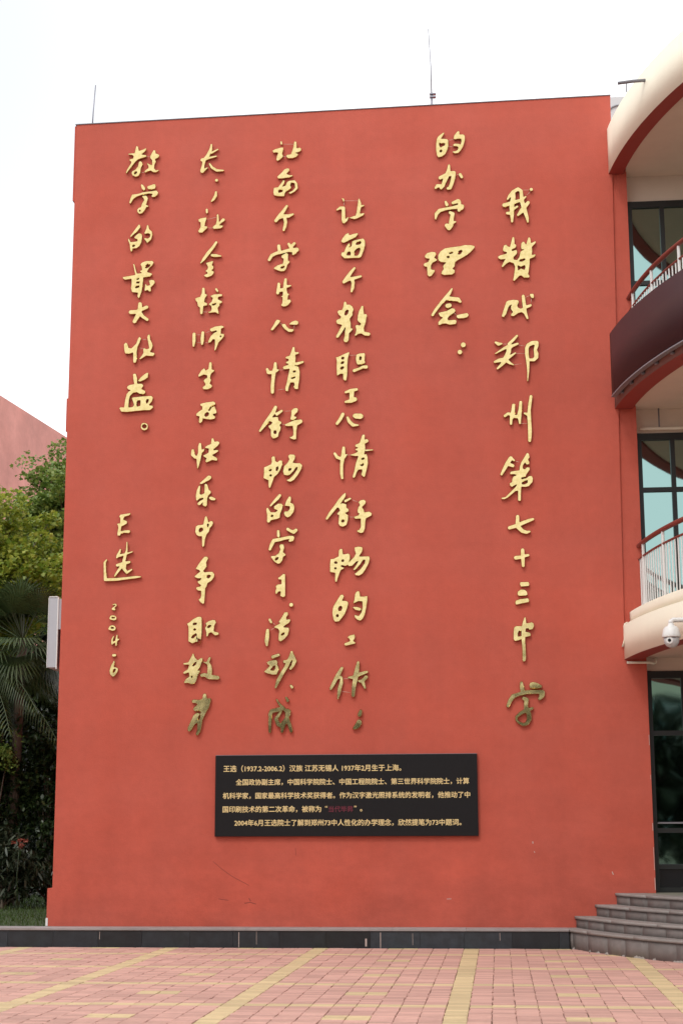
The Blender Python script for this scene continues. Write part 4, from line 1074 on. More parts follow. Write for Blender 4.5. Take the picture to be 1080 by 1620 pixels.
P 2027 7639 2112 7660 2228 7673 2260 7648 2256 7616 2214 7609 2175 7575 2152 7540 2168 7528 2198 7582 2245 7601 2269 7540 2281 7501 2262 7481 2223 7478 2231 7462 2262 7438 2247 7403 2185 7393 2123 7402 2077 7415 2069 7372 2039 7341 2011 7358 2014 7413 2022 7445 1971 7458 1974 7494 2020 7532 2059 7555 2058 7594 2031 7611
H 2099 7458 2106 7490 2137 7509 2161 7492 2153 7461 2119 7442
@c 快
S 1932 6942 24 1933 6880 31 1969 6840 26 2008 6839 23
P 2005 6996 2018 7046 2039 7058 2059 7045 2066 6955 2106 6969 2105 6938 2072 6900 2061 6853 2051 6790 2029 6705 2010 6659 1998 6674 1985 6808 1992 6870 2007 6901
P 2194 7034 2201 7108 2220 7127 2240 7107 2252 7067 2290 7074 2321 7062 2328 7038 2299 6996 2245 6954 2238 6938 2276 6945 2311 6940 2311 6917 2269 6890 2223 6864 2255 6844 2293 6823 2298 6784 2279 6777 2217 6790 2178 6772 2140 6753 2117 6765 2120 6796 2135 6816 2089 6844 2084 6868 2123 6883 2161 6905 2164 6960 2114 6969 2106 6989 2144 7015
@c 乐
P 2036 6455 2090 6501 2150 6558 2173 6569 2212 6556 2216 6521 2182 6491 2129 6468 2075 6435 2041 6440
P 1982 6270 1996 6347 2022 6409 2048 6428 2056 6400 2047 6292 2070 6287 2108 6306 2110 6438 2137 6449 2160 6425 2180 6351 2207 6338 2212 6303 2170 6266 2159 6227 2156 6126 2134 6100 2095 6116 2083 6136 2091 6167 2053 6125 2018 6126 2006 6157 2040 6191 2094 6217 2094 6232 2048 6226 2010 6192 1990 6200
P 2178 6250 2216 6257 2270 6232 2286 6212 2263 6190 2209 6195 2178 6219
@c 中
P 2117 5942 2132 5969 2151 5968 2168 5933 2175 5879 2206 5898 2240 5893 2248 5862 2237 5824 2199 5786 2192 5740 2155 5695 2133 5626 2126 5535 2104 5508 2085 5528 2083 5670 2040 5670 2006 5690 1982 5737 1992 5821 2023 5840 2099 5846
H 2041 5759 2050 5786 2073 5798 2096 5787 2096 5761 2074 5743 2051 5734
H 2162 5818 2160 5845 2176 5854 2182 5837 2170 5804
@c 争
P 2054 5291 2099 5352 2129 5382 2174 5377 2183 5346 2153 5290 2161 5259 2165 5232 2116 5168 2132 5153 2185 5159 2246 5160 2277 5120 2270 5074 2233 5022 2180 4992 2165 4940 2147 4917 2144 4834 2135 4702 2112 4691 2074 4718 2043 4756 2078 4788 2084 4820 2081 4881 2037 4885 2008 4912 2013 4939 2066 4949 2081 4960 2035 4995 2027 5026 2065 5036 2084 5063 2034 5060 1988 5079 1984 5099 2011 5121 2063 5162 2055 5177 1994 5201
H 2162 5080 2169 5103 2193 5110 2220 5102 2209 5079 2186 5062
@c 取
P 1882 4416 1927 4442 1979 4486 2040 4515 2085 4518 2104 4495 2105 4285 2097 4188 2083 4114 2053 4121 2037 4159 2036 4234 2022 4152 1970 4130 1909 4161 1910 4311 1905 4378
H 1974 4411 1988 4426 2030 4425 2022 4403 1981 4396
H 1983 4331 1995 4347 2021 4340 2014 4323 1991 4318
H 1955 4220 1976 4250 2020 4275 2034 4249 2013 4242 1984 4212 1965 4209
P 2151 4420 2199 4453 2260 4470 2297 4462 2309 4425 2283 4380 2277 4305 2352 4282 2345 4248 2293 4238 2239 4283 2209 4276 2195 4231 2165 4224 2164 4292 2144 4352 2166 4382
H 2183 4363 2200 4389 2234 4388 2232 4373 2208 4355 2187 4353
@c 教
P 1954 3944 1972 3988 1991 3995 2014 3935 2049 3898 2079 3920 2109 3934 2128 3915 2102 3838 2088 3793 2051 3749 2085 3756 2089 3734 2060 3690 2042 3616 2016 3564 1971 3554 1918 3573 1866 3570 1854 3588 1887 3640 1932 3669 1924 3721 1864 3699 1837 3718 1856 3740 1908 3773 1926 3829 1846 3833 1842 3860 1914 3870
H 1979 3817 1989 3846 2034 3872 2023 3839 1990 3811
H 1961 3654 1964 3672 1977 3680 1974 3650
S 2222 3925 19 2196 3866 23 2223 3799 33 2224 3725 38 2218 3658 30
S 2132 3871 8 2185 3851 18
S 2112 3682 27 2157 3688 29 2218 3658 37 2338 3645 31
@c 育
P 2127 3408 2138 3426 2168 3429 2185 3407 2192 3359 2248 3362 2252 3333 2238 3274 2224 3223 2194 3179 2173 3135 2136 3055 2123 2967 2109 2894 2072 2843 2042 2836 2035 2866 2056 2924 2058 3012 2025 2997 1974 2910 1945 2888 1918 2910 1921 2954 1972 3064 2001 3130 2052 3162 2098 3147 2105 3165 2067 3188 2022 3173 1992 3203 2006 3240 2051 3269 2036 3287 1983 3291 1967 3329 1997 3347 2087 3342 2124 3360
H 2065 3056 2076 3107 2098 3136 2095 3092 2077 3055
@c 教
P 977 11659 988 11705 1008 11713 1025 11691 1035 11631 1095 11649 1143 11673 1152 11651 1128 11609 1076 11569 1150 11557 1154 11527 1098 11509 1034 11495 994 11462 939 11388 884 11314 853 11265 836 11283 867 11358 914 11432 917 11457 888 11476 892 11501 944 11511 952 11541 935 11563 870 11570 869 11592 926 11597 966 11596
P 1035 11452 1063 11468 1091 11441 1099 11407 1069 11340 1067 11272 1040 11223 992 11208 943 11231 925 11270 933 11304 981 11327 1020 11376
H 967 11273 982 11295 1012 11293 1010 11275 982 11252
P 1207 11538 1226 11579 1257 11633 1290 11627 1295 11576 1340 11561 1352 11539 1341 11506 1285 11479 1302 11440 1278 11398 1275 11339 1304 11304 1345 11315 1349 11293 1305 11266 1257 11272 1224 11299 1184 11292 1144 11269 1119 11283 1135 11312 1183 11343 1182 11377 1157 11412 1165 11429 1205 11406 1238 11392 1236 11468 1203 11504
W 1154 11527 1207 11529
W 1087 11276 1127 11278
@c 学
P 1071 11069 1083 11098 1116 11076 1145 11032 1146 10994 1118 10987 1089 11009
P 1173 11056 1221 11067 1269 11086 1301 11080 1306 11042 1294 11004 1246 10998 1190 11001 1172 11022
P 900 10798 919 10873 942 10931 974 10934 1038 10940 1110 10962 1207 10970 1319 10982 1348 10947 1337 10906 1297 10874 1249 10872 1236 10893 1256 10922 1207 10932 1095 10916 1015 10890 968 10854 937 10797 921 10776
P 1092 10891 1111 10907 1168 10905 1193 10861 1178 10803 1163 10762 1203 10739 1200 10718 1172 10719 1149 10670 1110 10621 1062 10611 1029 10642 1024 10684 1051 10716 1083 10723 1098 10781 1129 10831 1121 10856
H 1059 10664 1068 10680 1081 10669 1073 10650
@c 的
P 933 10278 979 10342 1026 10407 1057 10452 1081 10443 1087 10397 1044 10340 996 10300 942 10248 925 10257
P 898 10237 920 10228 943 10177 999 10179 1039 10186 1043 10211 998 10225 990 10250 1029 10290 1068 10314 1105 10300 1118 10262 1108 10162 1081 10105 1034 10070 978 10068 971 10026 947 10015 934 10045 924 10136 899 10196
H 967 10114 984 10130 1010 10120 995 10099 975 10099
P 1141 10307 1171 10376 1182 10439 1206 10433 1223 10366 1264 10331 1273 10280 1255 10198 1192 10142 1171 10176 1139 10215 1158 10235 1199 10221 1230 10241 1233 10282 1205 10300 1149 10290
@c 最
P 983 9827 999 9835 1016 9809 1029 9743 1051 9676 1122 9681 1090 9699 1094 9719 1121 9727 1112 9781 1092 9815 1119 9847 1182 9869 1278 9869 1302 9839 1280 9791 1233 9751 1202 9695 1274 9671 1282 9650 1251 9619 1148 9606 1142 9499 1129 9393 1099 9296 1080 9280 1059 9313 1066 9371 978 9382 956 9449 967 9506 965 9592 870 9579 833 9601 832 9630 900 9640 1019 9656 1002 9735
H 1171 9758 1180 9795 1207 9820 1246 9804 1232 9774 1193 9753
H 1045 9577 1056 9601 1083 9600 1073 9580
H 1040 9524 1052 9548 1092 9546 1082 9522
H 1022 9450 1047 9482 1087 9481 1084 9460 1048 9447
P 1221 9554 1268 9573 1316 9559 1325 9517 1302 9485 1263 9445 1268 9388 1244 9380 1208 9410 1177 9391 1164 9408 1174 9506 1194 9506 1206 9480 1246 9487 1237 9529
@c 大
S 1105 9197 32 1107 9123 38 1089 9042 40 1028 8930 33
S 969 9075 35 1057 9076 34 1119 9107 29 1206 9144 30
S 1096 9066 35 1153 8999 29 1218 8952 27
@c 收
P 874 8586 909 8613 933 8588 951 8527 990 8517 1060 8588 1082 8660 1109 8700 1137 8666 1115 8594 1085 8530 1075 8450 1081 8345 1067 8293 1031 8286 1019 8306 1016 8448 961 8429 897 8435 880 8497
P 1220 8680 1235 8724 1266 8719 1272 8646 1305 8580 1314 8539 1291 8483 1276 8451 1339 8437 1344 8409 1317 8381 1214 8393 1160 8358 1121 8335 1109 8352 1151 8407 1170 8439 1164 8499 1184 8519 1220 8498 1255 8508 1242 8574
W 1157 8645 1217 8643
W 1117 8515 1180 8507
@c 益
P 1020 8117 1043 8132 1071 8123 1093 8046 1094 7974 1165 7972 1188 7939 1159 7888 1215 7862 1219 7826 1192 7807 1129 7813 1082 7842 1035 7832 989 7785 975 7706 973 7618 1024 7621 1047 7648 1030 7704 1009 7753 1028 7768 1177 7780 1310 7785 1335 7751 1320 7696 1274 7641 1333 7635 1338 7599 1292 7561 1213 7563 1088 7555 947 7543 861 7550 828 7606 847 7626 902 7620 912 7724 933 7819 963 7858 994 7873 963 7882 935 7907 946 7943 985 7962 1043 7968 1026 8049
P 1101 8022 1139 8069 1193 8116 1240 8142 1258 8130 1250 8058 1203 8027 1141 8001 1109 8002
H 1090 7647 1093 7694 1112 7718 1143 7713 1141 7637 1098 7626
H 1228 7702 1241 7730 1266 7727 1261 7693 1242 7668 1233 7678
@p ring_full_stop
P 1156 7335 1167 7366 1194 7381 1229 7376 1261 7355 1269 7315 1259 7276 1220 7257 1181 7266 1157 7295
H 1178 7324 1191 7348 1218 7353 1243 7332 1241 7308 1215 7293 1192 7302
@c 王
P 867 5993 890 6020 959 6030 1036 6040 1041 6016 1014 5997 953 5983 934 5945 993 5920 990 5882 948 5856 910 5841 904 5775 965 5790 1038 5788 1043 5757 1020 5738 951 5744 905 5733 898 5706 851 5703 846 5746 860 5815 855 5854 839 5873 847 5889 885 5892 887 5954
@c 选
S 996 5611 11 995 5488 17 974 5412 26 957 5343 26 962 5290 34 909 5237 25 865 5177 21 831 5124 16
S 903 5506 13 870 5422 26 852 5388 16
S 882 5414 23 974 5435 18 1077 5468 12
S 862 5276 25 946 5298 28 1038 5319 22
S 962 5282 35 963 5221 28 1003 5166 22 1075 5211 14
S 702 5356 15 676 5318 20 683 5188 22 694 5080 28
S 690 5069 25 844 5070 25 1013 5086 21 1135 5099 22 1208 5102 11
@c 2
S 813 4705 11 848 4715 12 864 4697 11 834 4670 12 814 4645 22 840 4637 17
@c 0
P 762 4514 776 4549 806 4559 847 4553 874 4523 869 4487 839 4475 798 4483 767 4494
H 798 4519 807 4529 843 4528 843 4513 808 4511
@c 0
P 750 4363 770 4403 810 4418 846 4407 870 4372 858 4337 817 4325 781 4338 756 4343
H 790 4373 806 4388 831 4380 834 4367 806 4363
@c 4
S 835 4252 11 815 4207 16 812 4157 15 817 4142 14
S 822 4157 17 862 4176 16 912 4210 12
S 885 4266 13 876 4206 19 873 4126 16
@p dot
S 837 3981 23 862 3982 22
@c 6
P 834 3887 843 3909 861 3904 864 3881 851 3817 887 3811 912 3796 911 3756 894 3722 865 3682 834 3673 798 3703 784 3753 793 3802 812 3852
H 835 3742 842 3777 867 3789 877 3779 863 3752 843 3732
"""
COLS = [(11, 'rightmost column'), (6, 'short second column from the right'), (14, 'third column from the right'), (17, 'fourth column from the right'),
        (15, 'second column from the left'), (8, 'leftmost tall column'), (8, 'signature at the lower left')]
ORD = ['topmost', 'second', 'third', 'fourth', 'fifth', 'sixth', 'seventh', 'eighth', 'ninth', 'tenth', 'eleventh', 'twelfth', 'thirteenth', 'fourteenth', 'fifteenth', 'sixteenth', 'seventeenth']

def seg_d(px, pz, ax, az, bx, bz):
    dx, dz = bx-ax, bz-az; l2 = dx*dx+dz*dz+1e-9
    t = np.clip(((px-ax)*dx+(pz-az)*dz)/l2, 0, 1)
    return np.hypot(px-ax-t*dx, pz-az-t*dz), t
def sd_poly(px, pz, pts):
    d = np.full(px.shape, 1e9); ins = np.zeros(px.shape, bool)
    n_ = len(pts)
    for i in range(n_):
        ax, az = pts[i]; bx, bz = pts[(i+1) % n_]
        dd, _ = seg_d(px, pz, ax, az, bx, bz); d = np.minimum(d, dd)
        if az != bz:
            c_ = ((az > pz) != (bz > pz)) & (px < (bx-ax)*(pz-az)/(bz-az)+ax); ins ^= c_
    return np.where(ins, -d, d)
def contours(Fd, x0, z0, h):
    """marching squares at level 0, returns closed loops"""
    ny, nx = Fd.shape
    seg = {}
    S_ = Fd < 0
    for j in range(ny-1):
        row = S_[j, :-1].astype(int) + 2*S_[j, 1:] + 4*S_[j+1, 1:] + 8*S_[j+1, :-1]
        for i in np.nonzero((row > 0) & (row < 15))[0]:
            c_ = row[i]
            def e(k):
                return {0: ('h', j, i), 1: ('v', j, i+1), 2: ('h', j+1, i), 3: ('v', j, i)}[k]
            T = {1: [(3, 0)], 2: [(0, 1)], 3: [(3, 1)], 4: [(1, 2)], 5: [(3, 2), (1, 0)], 6: [(0, 2)], 7: [(3, 2)], 8: [(2, 3)], 9: [(2, 0)],
                 10: [(0, 3), (2, 1)], 11: [(2, 1)], 12: [(1, 3)], 13: [(1, 0)], 14: [(0, 3)]}[c_]
            for a_, b_ in T: seg[e(a_)] = e(b_)
    def pt(k):
        t, j, i = k
        if t == 'h':
            a_, b_ = Fd[j, i], Fd[j, i+1]; u = a_/(a_-b_); return (x0+(i+u)*h, z0+j*h)
        a_, b_ = Fd[j, i], Fd[j+1, i]; u = a_/(a_-b_); return (x0+i*h, z0+(j+u)*h)
    loops = []
    while seg:
        st, nx_ = seg.popitem(); L_ = [st]; cur = nx_
        while cur != st and cur in seg:
            L_.append(cur); cur = seg.pop(cur)
        if len(L_) > 6: loops.append([pt(k) for k in L_])
    return loops
def simplify(L_, tol):
    n_ = len(L_)
    if n_ < 8: return L_
    A = np.array(L_)
    far_ = int(np.argmax(((A-A[0])**2).sum(1)))
    def dp(i, j):
        st = [(i, j)]; keep = {i, j}
        while st:
            a_, b_ = st.pop()
            if b_-a_ < 2: continue
            P_ = A[a_+1:b_]; p0, p1 = A[a_], A[b_ % n_] if b_ < n_ else A[0]
            d_, _ = seg_d(P_[:, 0], P_[:, 1], p0[0], p0[1], p1[0], p1[1])
            m_ = int(np.argmax(d_))
            if d_[m_] > tol: k_ = a_+1+m_; keep.add(k_); st += [(a_, k_), (k_, b_)]
        return keep
    ks = sorted(dp(0, far_) | {k for k in dp(far_, n_)})
    return [L_[k % n_] for k in ks if k < n_]

def glyph_mesh(prims):
    xs = []; zs = []
    for k_, v_ in prims:
        if k_ == 'S': xs += v_[0::3]; zs += v_[1::3]
        elif k_ == 'P': xs += v_[0::2]; zs += v_[1::2]
    h = 4.0; pad = 60
    x0, x1, z0, z1 = min(xs)-pad, max(xs)+pad, min(zs)-pad, max(zs)+pad
    gx = np.arange(x0, x1, h); gz = np.arange(z0, z1, h)
    PX, PZ = np.meshgrid(gx, gz)
    D_ = np.full(PX.shape, 1e3)
    for k_, v_ in prims:
        if k_ == 'P':
            D_ = np.minimum(D_, sd_poly(PX, PZ, list(zip(v_[0::2], v_[1::2]))))
        elif k_ == 'S':
            q_ = [(v_[i], v_[i+1], v_[i+2]) for i in range(0, len(v_), 3)]
            if len(q_) == 1: D_ = np.minimum(D_, np.hypot(PX-q_[0][0], PZ-q_[0][1])-q_[0][2])
            for a_, b_ in zip(q_[:-1], q_[1:]):
                dd, t = seg_d(PX, PZ, a_[0], a_[1], b_[0], b_[1])
                D_ = np.minimum(D_, dd-(a_[2]+(b_[2]-a_[2])*t))
    for k_, v_ in prims:
        if k_ == 'H': D_ = np.maximum(D_, -sd_poly(PX, PZ, list(zip(v_[0::2], v_[1::2]))))
    # soften corners as cut and polished metal
    for _ in range(2):
        D_[1:-1, 1:-1] = (D_[1:-1, 1:-1]*4 + D_[:-2, 1:-1] + D_[2:, 1:-1] + D_[1:-1, :-2] + D_[1:-1, 2:])/8
    loops = contours(D_ + 1.5, x0, z0, h)
    cx_, cz_ = (min(xs)+max(xs))/2, (min(zs)+max(zs))/2
    cu_ = bpy.data.curves.new('g', 'CURVE'); cu_.dimensions = '2D'; cu_.fill_mode = 'BOTH'
    cu_.extrude = .0125; cu_.bevel_depth = .006; cu_.bevel_resolution = 0; cu_.offset = -.0045
    for L_ in loops:
        L_ = simplify(L_, .9)
        if len(L_) < 3: continue
        sp_ = cu_.splines.new('POLY'); sp_.points.add(len(L_)-1); sp_.use_cyclic_u = True
        for p_, (x, z) in zip(sp_.points, L_): p_.co = ((x-cx_)/1000, (z-cz_)/1000, 0, 1)
    o_ = bpy.data.objects.new('g', cu_); col.objects.link(o_)
    dg = bpy.context.evaluated_depsgraph_get(); dg.update()
    me_ = bpy.data.meshes.new_from_object(o_.evaluated_get(dg)); bpy.data.objects.remove(o_)
    n_ = len(me_.vertices); a_ = np.zeros(n_*3); me_.vertices.foreach_get('co', a_); a_ = a_.reshape(-1, 3)
    out = np.stack([a_[:, 0], -a_[:, 2], a_[:, 1]], 1)
    me_.vertices.foreach_set('co', out.ravel()); me_.update()
    return me_, cx_/1000, cz_/1000

gl = []
for ln in GLYPHS.strip().split('\n'):
    t = ln.split()
    if not t: continue
    if t[0][0] == '@': gl.append((t[0][1], t[1].replace('_', ' '), []))
    else: gl[-1][2].append((t[0], [float(a_) for a_ in t[1:]]))
ci = 0; k = 0
GY = -.0275
for (typ, g_, prims) in gl:
    n_, cname = COLS[ci]
    me_, cx_, cz_ = glyph_mesh(prims)
    me_.materials.clear(); me_.materials.append(M['gold'])
    o = bpy.data.objects.new('gold_character' if typ == 'c' else 'gold_punctuation', me_)
    col.objects.link(o); o.location = (cx_, GY, cz_)
    pos = ORD[k] + (' from the top' if k else '')
    if k == n_-1: pos = 'bottom one'
    if typ == 'c':
        what = ('gold numeral %s' if g_.isascii() else 'gold calligraphy character %s') % g_
        if g_.isascii(): lab = '%s, %s down the small date below the signature' % (what, ORD[k])
        else: lab = '%s, %s in the %s' % (what, pos, cname)
        tag(o, lab, 'character' if not g_.isascii() else 'numeral', 'gold calligraphy on the red wall')
    else:
        lab = 'gold %s, %s in the %s' % (g_, pos, cname)
        tag(o, lab, 'punctuation mark', 'gold calligraphy on the red wall')
    for k_, v_ in prims:
        if k_ == 'W':
            q = MB(); q.tube([(v_[0]/1000-cx_, -.012, v_[1]/1000-cz_), (v_[2]/1000-cx_, -.012, v_[3]/1000-cz_)], .0032, 5)
            w_ = q.build('tie_wire', M['wire'], o); w_.location = (0, 0, 0)
    k += 1
    if k == n_: ci += 1; k = 0

# ------------------------------------------------------------------ vegetation
def leaves_mesh(name, centers, size, shape='oval', droop=.2, seed=0):
    g_ = np.random.default_rng(seed); n_ = len(centers)
    if shape == 'lobed':
        pr = np.array([(0, -.5), (.22, -.28), (.5, -.1), (.28, .08), (.32, .38), (.08, .25), (0, .6), (-.08, .25), (-.32, .38), (-.28, .08), (-.5, -.1), (-.22, -.28)])
    elif shape == 'long':
        pr = np.array([(0, -.6), (.11, -.15), (.1, .2), (0, .6), (-.1, .2), (-.11, -.15)])
    else:
        pr = np.array([(0, -.5), (.24, -.15), (.2, .2), (0, .5), (-.2, .2), (-.24, -.15)])
    k_ = len(pr)
    base = np.zeros((k_, 3)); base[:, :2] = pr; base[:, 2] = np.abs(pr[:, 0])*.35 - (pr[:, 1]**2)*droop
    az_ = g_.uniform(0, 2*np.pi, n_); ti = g_.normal(.5, .5, n_); ro = g_.normal(0, .5, n_)
    s_ = size*g_.uniform(.65, 1.25, n_)
    ca, sa = np.cos(az_), np.sin(az_); ct, st = np.cos(ti), np.sin(ti); cr2, sr2 = np.cos(ro), np.sin(ro)
    P_ = base[None]*s_[:, None, None]
    x, y, z = P_[..., 0], P_[..., 1], P_[..., 2]
    x, z = x*cr2[:, None]+z*sr2[:, None], -x*sr2[:, None]+z*cr2[:, None]
    y, z = y*ct[:, None]+z*st[:, None], -y*st[:, None]+z*ct[:, None]
    x, y = x*ca[:, None]-y*sa[:, None], x*sa[:, None]+y*ca[:, None]
    V_ = np.stack([x, y, z], -1) + np.asarray(centers)[:, None]
    me_ = bpy.data.meshes.new(name)
    me_.vertices.add(n_*k_); me_.vertices.foreach_set('co', V_.reshape(-1))
    me_.loops.add(n_*k_); me_.loops.foreach_set('vertex_index', np.arange(n_*k_))
    me_.polygons.add(n_); me_.polygons.foreach_set('loop_start', np.arange(n_)*k_); me_.polygons.foreach_set('loop_total', np.full(n_, k_))
    me_.update(); me_.validate()
    return me_

def clumps(c, rad, nclump, cr_, per, seed, shell=.55):
    g_ = np.random.default_rng(seed); out = []; cen = []
    for i in range(nclump):
        d_ = g_.normal(size=3); d_ /= np.linalg.norm(d_)
        q_ = np.array(c) + d_*np.array(rad)*g_.uniform(shell, 1.0)
        cen.append(q_)
        m_ = int(per*g_.uniform(.5, 1.4)); rr = cr_*g_.uniform(.6, 1.3)
        v_ = g_.normal(size=(m_, 3)); v_ /= np.linalg.norm(v_, axis=1)[:, None]
        out.append(q_ + v_*rr*(g_.uniform(.2, 1, (m_, 1))**.5)*np.array([1, 1, .75]))
    return np.concatenate(out), cen

def tree(name, label, base, trunk_r, crown_c, rad, m_leaf, nclump=60, cr_=.45, per=60, size=.12, shape='lobed', seed=1, cat='tree', group=None, shell=.5, ztop=None):
    root = empty(name, base, label, cat, group)
    pts, cen = clumps(crown_c, rad, nclump, cr_, per, seed, shell)
    q = MB(); b_ = Vector(base); cc_ = Vector(crown_c)
    q.tube([b_+Vector((0, 0, -.1)), b_*.6+cc_*.4+Vector((.08, .1, -rad[2]*.2)), cc_+Vector((0, 0, -rad[2]*.4)), cc_+Vector((.05, 0, rad[2]*.3))], [trunk_r, trunk_r*.75, trunk_r*.55, trunk_r*.2], 8)
    for i, p_ in enumerate(cen):
        if i % 3 == 0:
            s_ = cc_+Vector((0, 0, -rad[2]*.45+.02*(i % 9))); e_ = Vector(p_); mid = s_*.5+e_*.5+Vector((0, 0, -.12))
            q.tube([s_, mid, e_], [trunk_r*.35, trunk_r*.2, trunk_r*.06], 5, cap=False)
    q.build('trunk', M['bark'], root)
    me_ = leaves_mesh('crown', pts, size, shape, seed=seed)
    o_ = link('crown', me_, m_leaf, root); o_['kind'] = 'stuff'
    return root

M['leaf_plane'] = leaf_mat('plane_tree_leaf', (.09, .17, .025), (.30, .38, .09), .45, .3)
M['leaf_yellow'] = leaf_mat('yellow_green_leaf', (.14, .24, .022), (.46, .50, .08), .45, .35)
M['leaf_gloss'] = leaf_mat('glossy_shrub_leaf', (.03, .045, .025), (.06, .075, .04), .35, .05)
M['leaf_dark'] = leaf_mat('dark_evergreen_leaf', (.010, .026, .008), (.040, .066, .018), .4, .1)
M['leaf_palm'] = leaf_mat('palm_leaf', (.03, .06, .018), (.075, .11, .035), .45, .15)
M['leaf_far'] = leaf_mat('far_tree_leaf', (.010, .016, .006), (.028, .038, .012), .55, .15)
M['rose'] = leaf_mat('red_blossom', (.22, .05, .03), (.40, .11, .07), .6, .2)

tree('plane_tree', 'tall dark green plane tree rising highest beside the upper left edge of the red wall', (-2.5, 9.5, .2), .14, (-2.3, 9.5, 7.6), (1.7, 1.5, 1.85), M['leaf_plane'],
     nclump=270, cr_=.34, per=125, size=.09, seed=11, shell=.25)
tree('plane_tree', 'bushy yellow green plane tree in front of the haze-paled pink building', (-3.7, 6.8, .2), .11, (-3.3, 6.8, 6.3), (1.75, 1.2, 1.55), M['leaf_yellow'],
     nclump=190, cr_=.34, per=120, size=.095, seed=12, shell=.25)
def shrub(label, c, rad, m_leaf, n_, cr_, per, size, seed, shape='oval', name='evergreen_shrub', group='evergreen shrubs beyond the lawn'):
    root = empty(name, (c[0], c[1], .22), label, 'shrub', group)
    pts, cen = clumps(c, rad, n_, cr_, per, seed, .35)
    pts = pts[pts[:, 2] > .3]
    q = MB()
    for i, p_ in enumerate(cen):
        if i % 4 == 0: q.tube([(c[0]+rnd.uniform(-.1, .1), c[1]+rnd.uniform(-.1, .1), .18), (c[0]*.5+p_[0]*.5, c[1]*.5+p_[1]*.5, .2+p_[2]*.4), tuple(p_)], [.03, .02, .008], 5, cap=False)
    q.build('stem', M['bark'], root)
    o_ = link('foliage', leaves_mesh('foliage', pts, size, shape, seed=seed), m_leaf, root); o_['kind'] = 'stuff'
    return root
shrub('dark evergreen shrub touching the left edge of the red wall', (-1.75, 6.5, 2.1), (.85, .7, 2.0), M['leaf_dark'], 130, .30, 85, .11, 21)
shrub('broad dark evergreen shrub at the left edge of the photo', (-3.1, 6.2, 2.5), (1.0, .6, 2.3), M['leaf_dark'], 170, .32, 85, .11, 22)
shrub('low glossy shrub with pale leaf tips hanging over the lawn', (-2.4, 5.5, .95), (1.1, .35, .62), M['leaf_gloss'], 60, .22, 55, .15, 23, 'long', group=None)
shrub('dark evergreen shrub furthest back in the shade', (-4.6, 7.0, 2.4), (1.0, .7, 2.2), M['leaf_dark'], 70, .36, 60, .13, 24)
shrub('light green climbing shrub above the shade', (-2.85, 5.7, 2.95), (.75, .35, .6), M['leaf_plane'], 34, .24, 60, .075, 25, group=None)
hb, _ = clumps((-4.4, 11.6, 3.3), (3.4, .5, 3.7), 1000, .5, 85, 31, .05)
ho = link('evergreen_hedge', leaves_mesh('evergreen_hedge', hb, .17, 'oval', seed=31), M['leaf_dark'])
tag(ho, 'tall unclipped evergreen hedge behind the shrubs and palms', 'hedge')
rz = empty('flower_cluster', (-1.95, 5.0, .22), 'orange red blossoms showing low in the dark shrub at left', 'flowers')
pts, cen = clumps((-1.93, 5.0, 1.36), (.15, .08, .13), 7, .04, 16, 41, .2)
q = MB(); q.tube([(-1.93, 5.02, .2), (-1.97, 5.0, .8), (-1.94, 5.0, 1.4)], [.012, .009, .004], 5)
for c_ in cen: q.tube([(-1.94, 5.0, 1.1), tuple(c_)], [.006, .003], 5)
q.build('stem', M['leaf_dark'], rz)
o_ = link('blossoms', leaves_mesh('blossoms', pts, .06, 'oval', seed=42), M['rose'], rz); o_['kind'] = 'stuff'

# fan palm
def fan_palm(name, label, base, crown, nleaf, rl, seed):
    g_ = np.random.default_rng(seed)
    root = empty(name, base, label, 'palm')
    q = MB(); q.tube([base, (base[0]*.4+crown[0]*.6, base[1]*.4+crown[1]*.6, (base[2]+crown[2])/2), crown], [.12, .09, .09], 10); q.build('trunk', M['bark'], root)
    for i in range(nleaf):
        az_ = g_.uniform(0, 6.283); el_ = g_.uniform(-1.0, 1.5)
        d_ = Vector((math.cos(az_)*math.cos(el_), math.sin(az_)*math.cos(el_), math.sin(el_)))
        c0 = Vector(crown)+d_*rl*.55
        side = d_.cross(Vector((0, 0, 1))).normalized(); nrm = side.cross(d_).normalized()
        q = MB(); q.tube([crown, tuple(c0)], .012, 5, cap=False)
        nb = 26
        for j in range(nb):
            t = (j/(nb-1)-.5)*3.6
            b_ = (d_*math.cos(t)+side*math.sin(t)).normalized()
            L_ = rl*.62*(1-.12*abs(t)); w = Vector(d_*math.sin(-t)+side*math.cos(t)).normalized()*.017
            tip = c0+b_*L_+nrm*(.06-.02*abs(t))-Vector((0, 0, L_*.22+g_.uniform(0, .06)))
            mid = c0+b_*L_*.55+nrm*.05
            q.add([c0-w*.3, c0+w*.3, mid+w, tip, mid-w], [(0, 1, 2, 4), (4, 2, 3)])
        q.build('frond', M['leaf_palm'], root)
    return root
fan_palm('fan_palm', 'dark fan palm with spiky round leaves below the yellow green tree', (-2.6, 6.6, .2), (-2.3, 5.9, 4.95), 46, 1.2, 51)

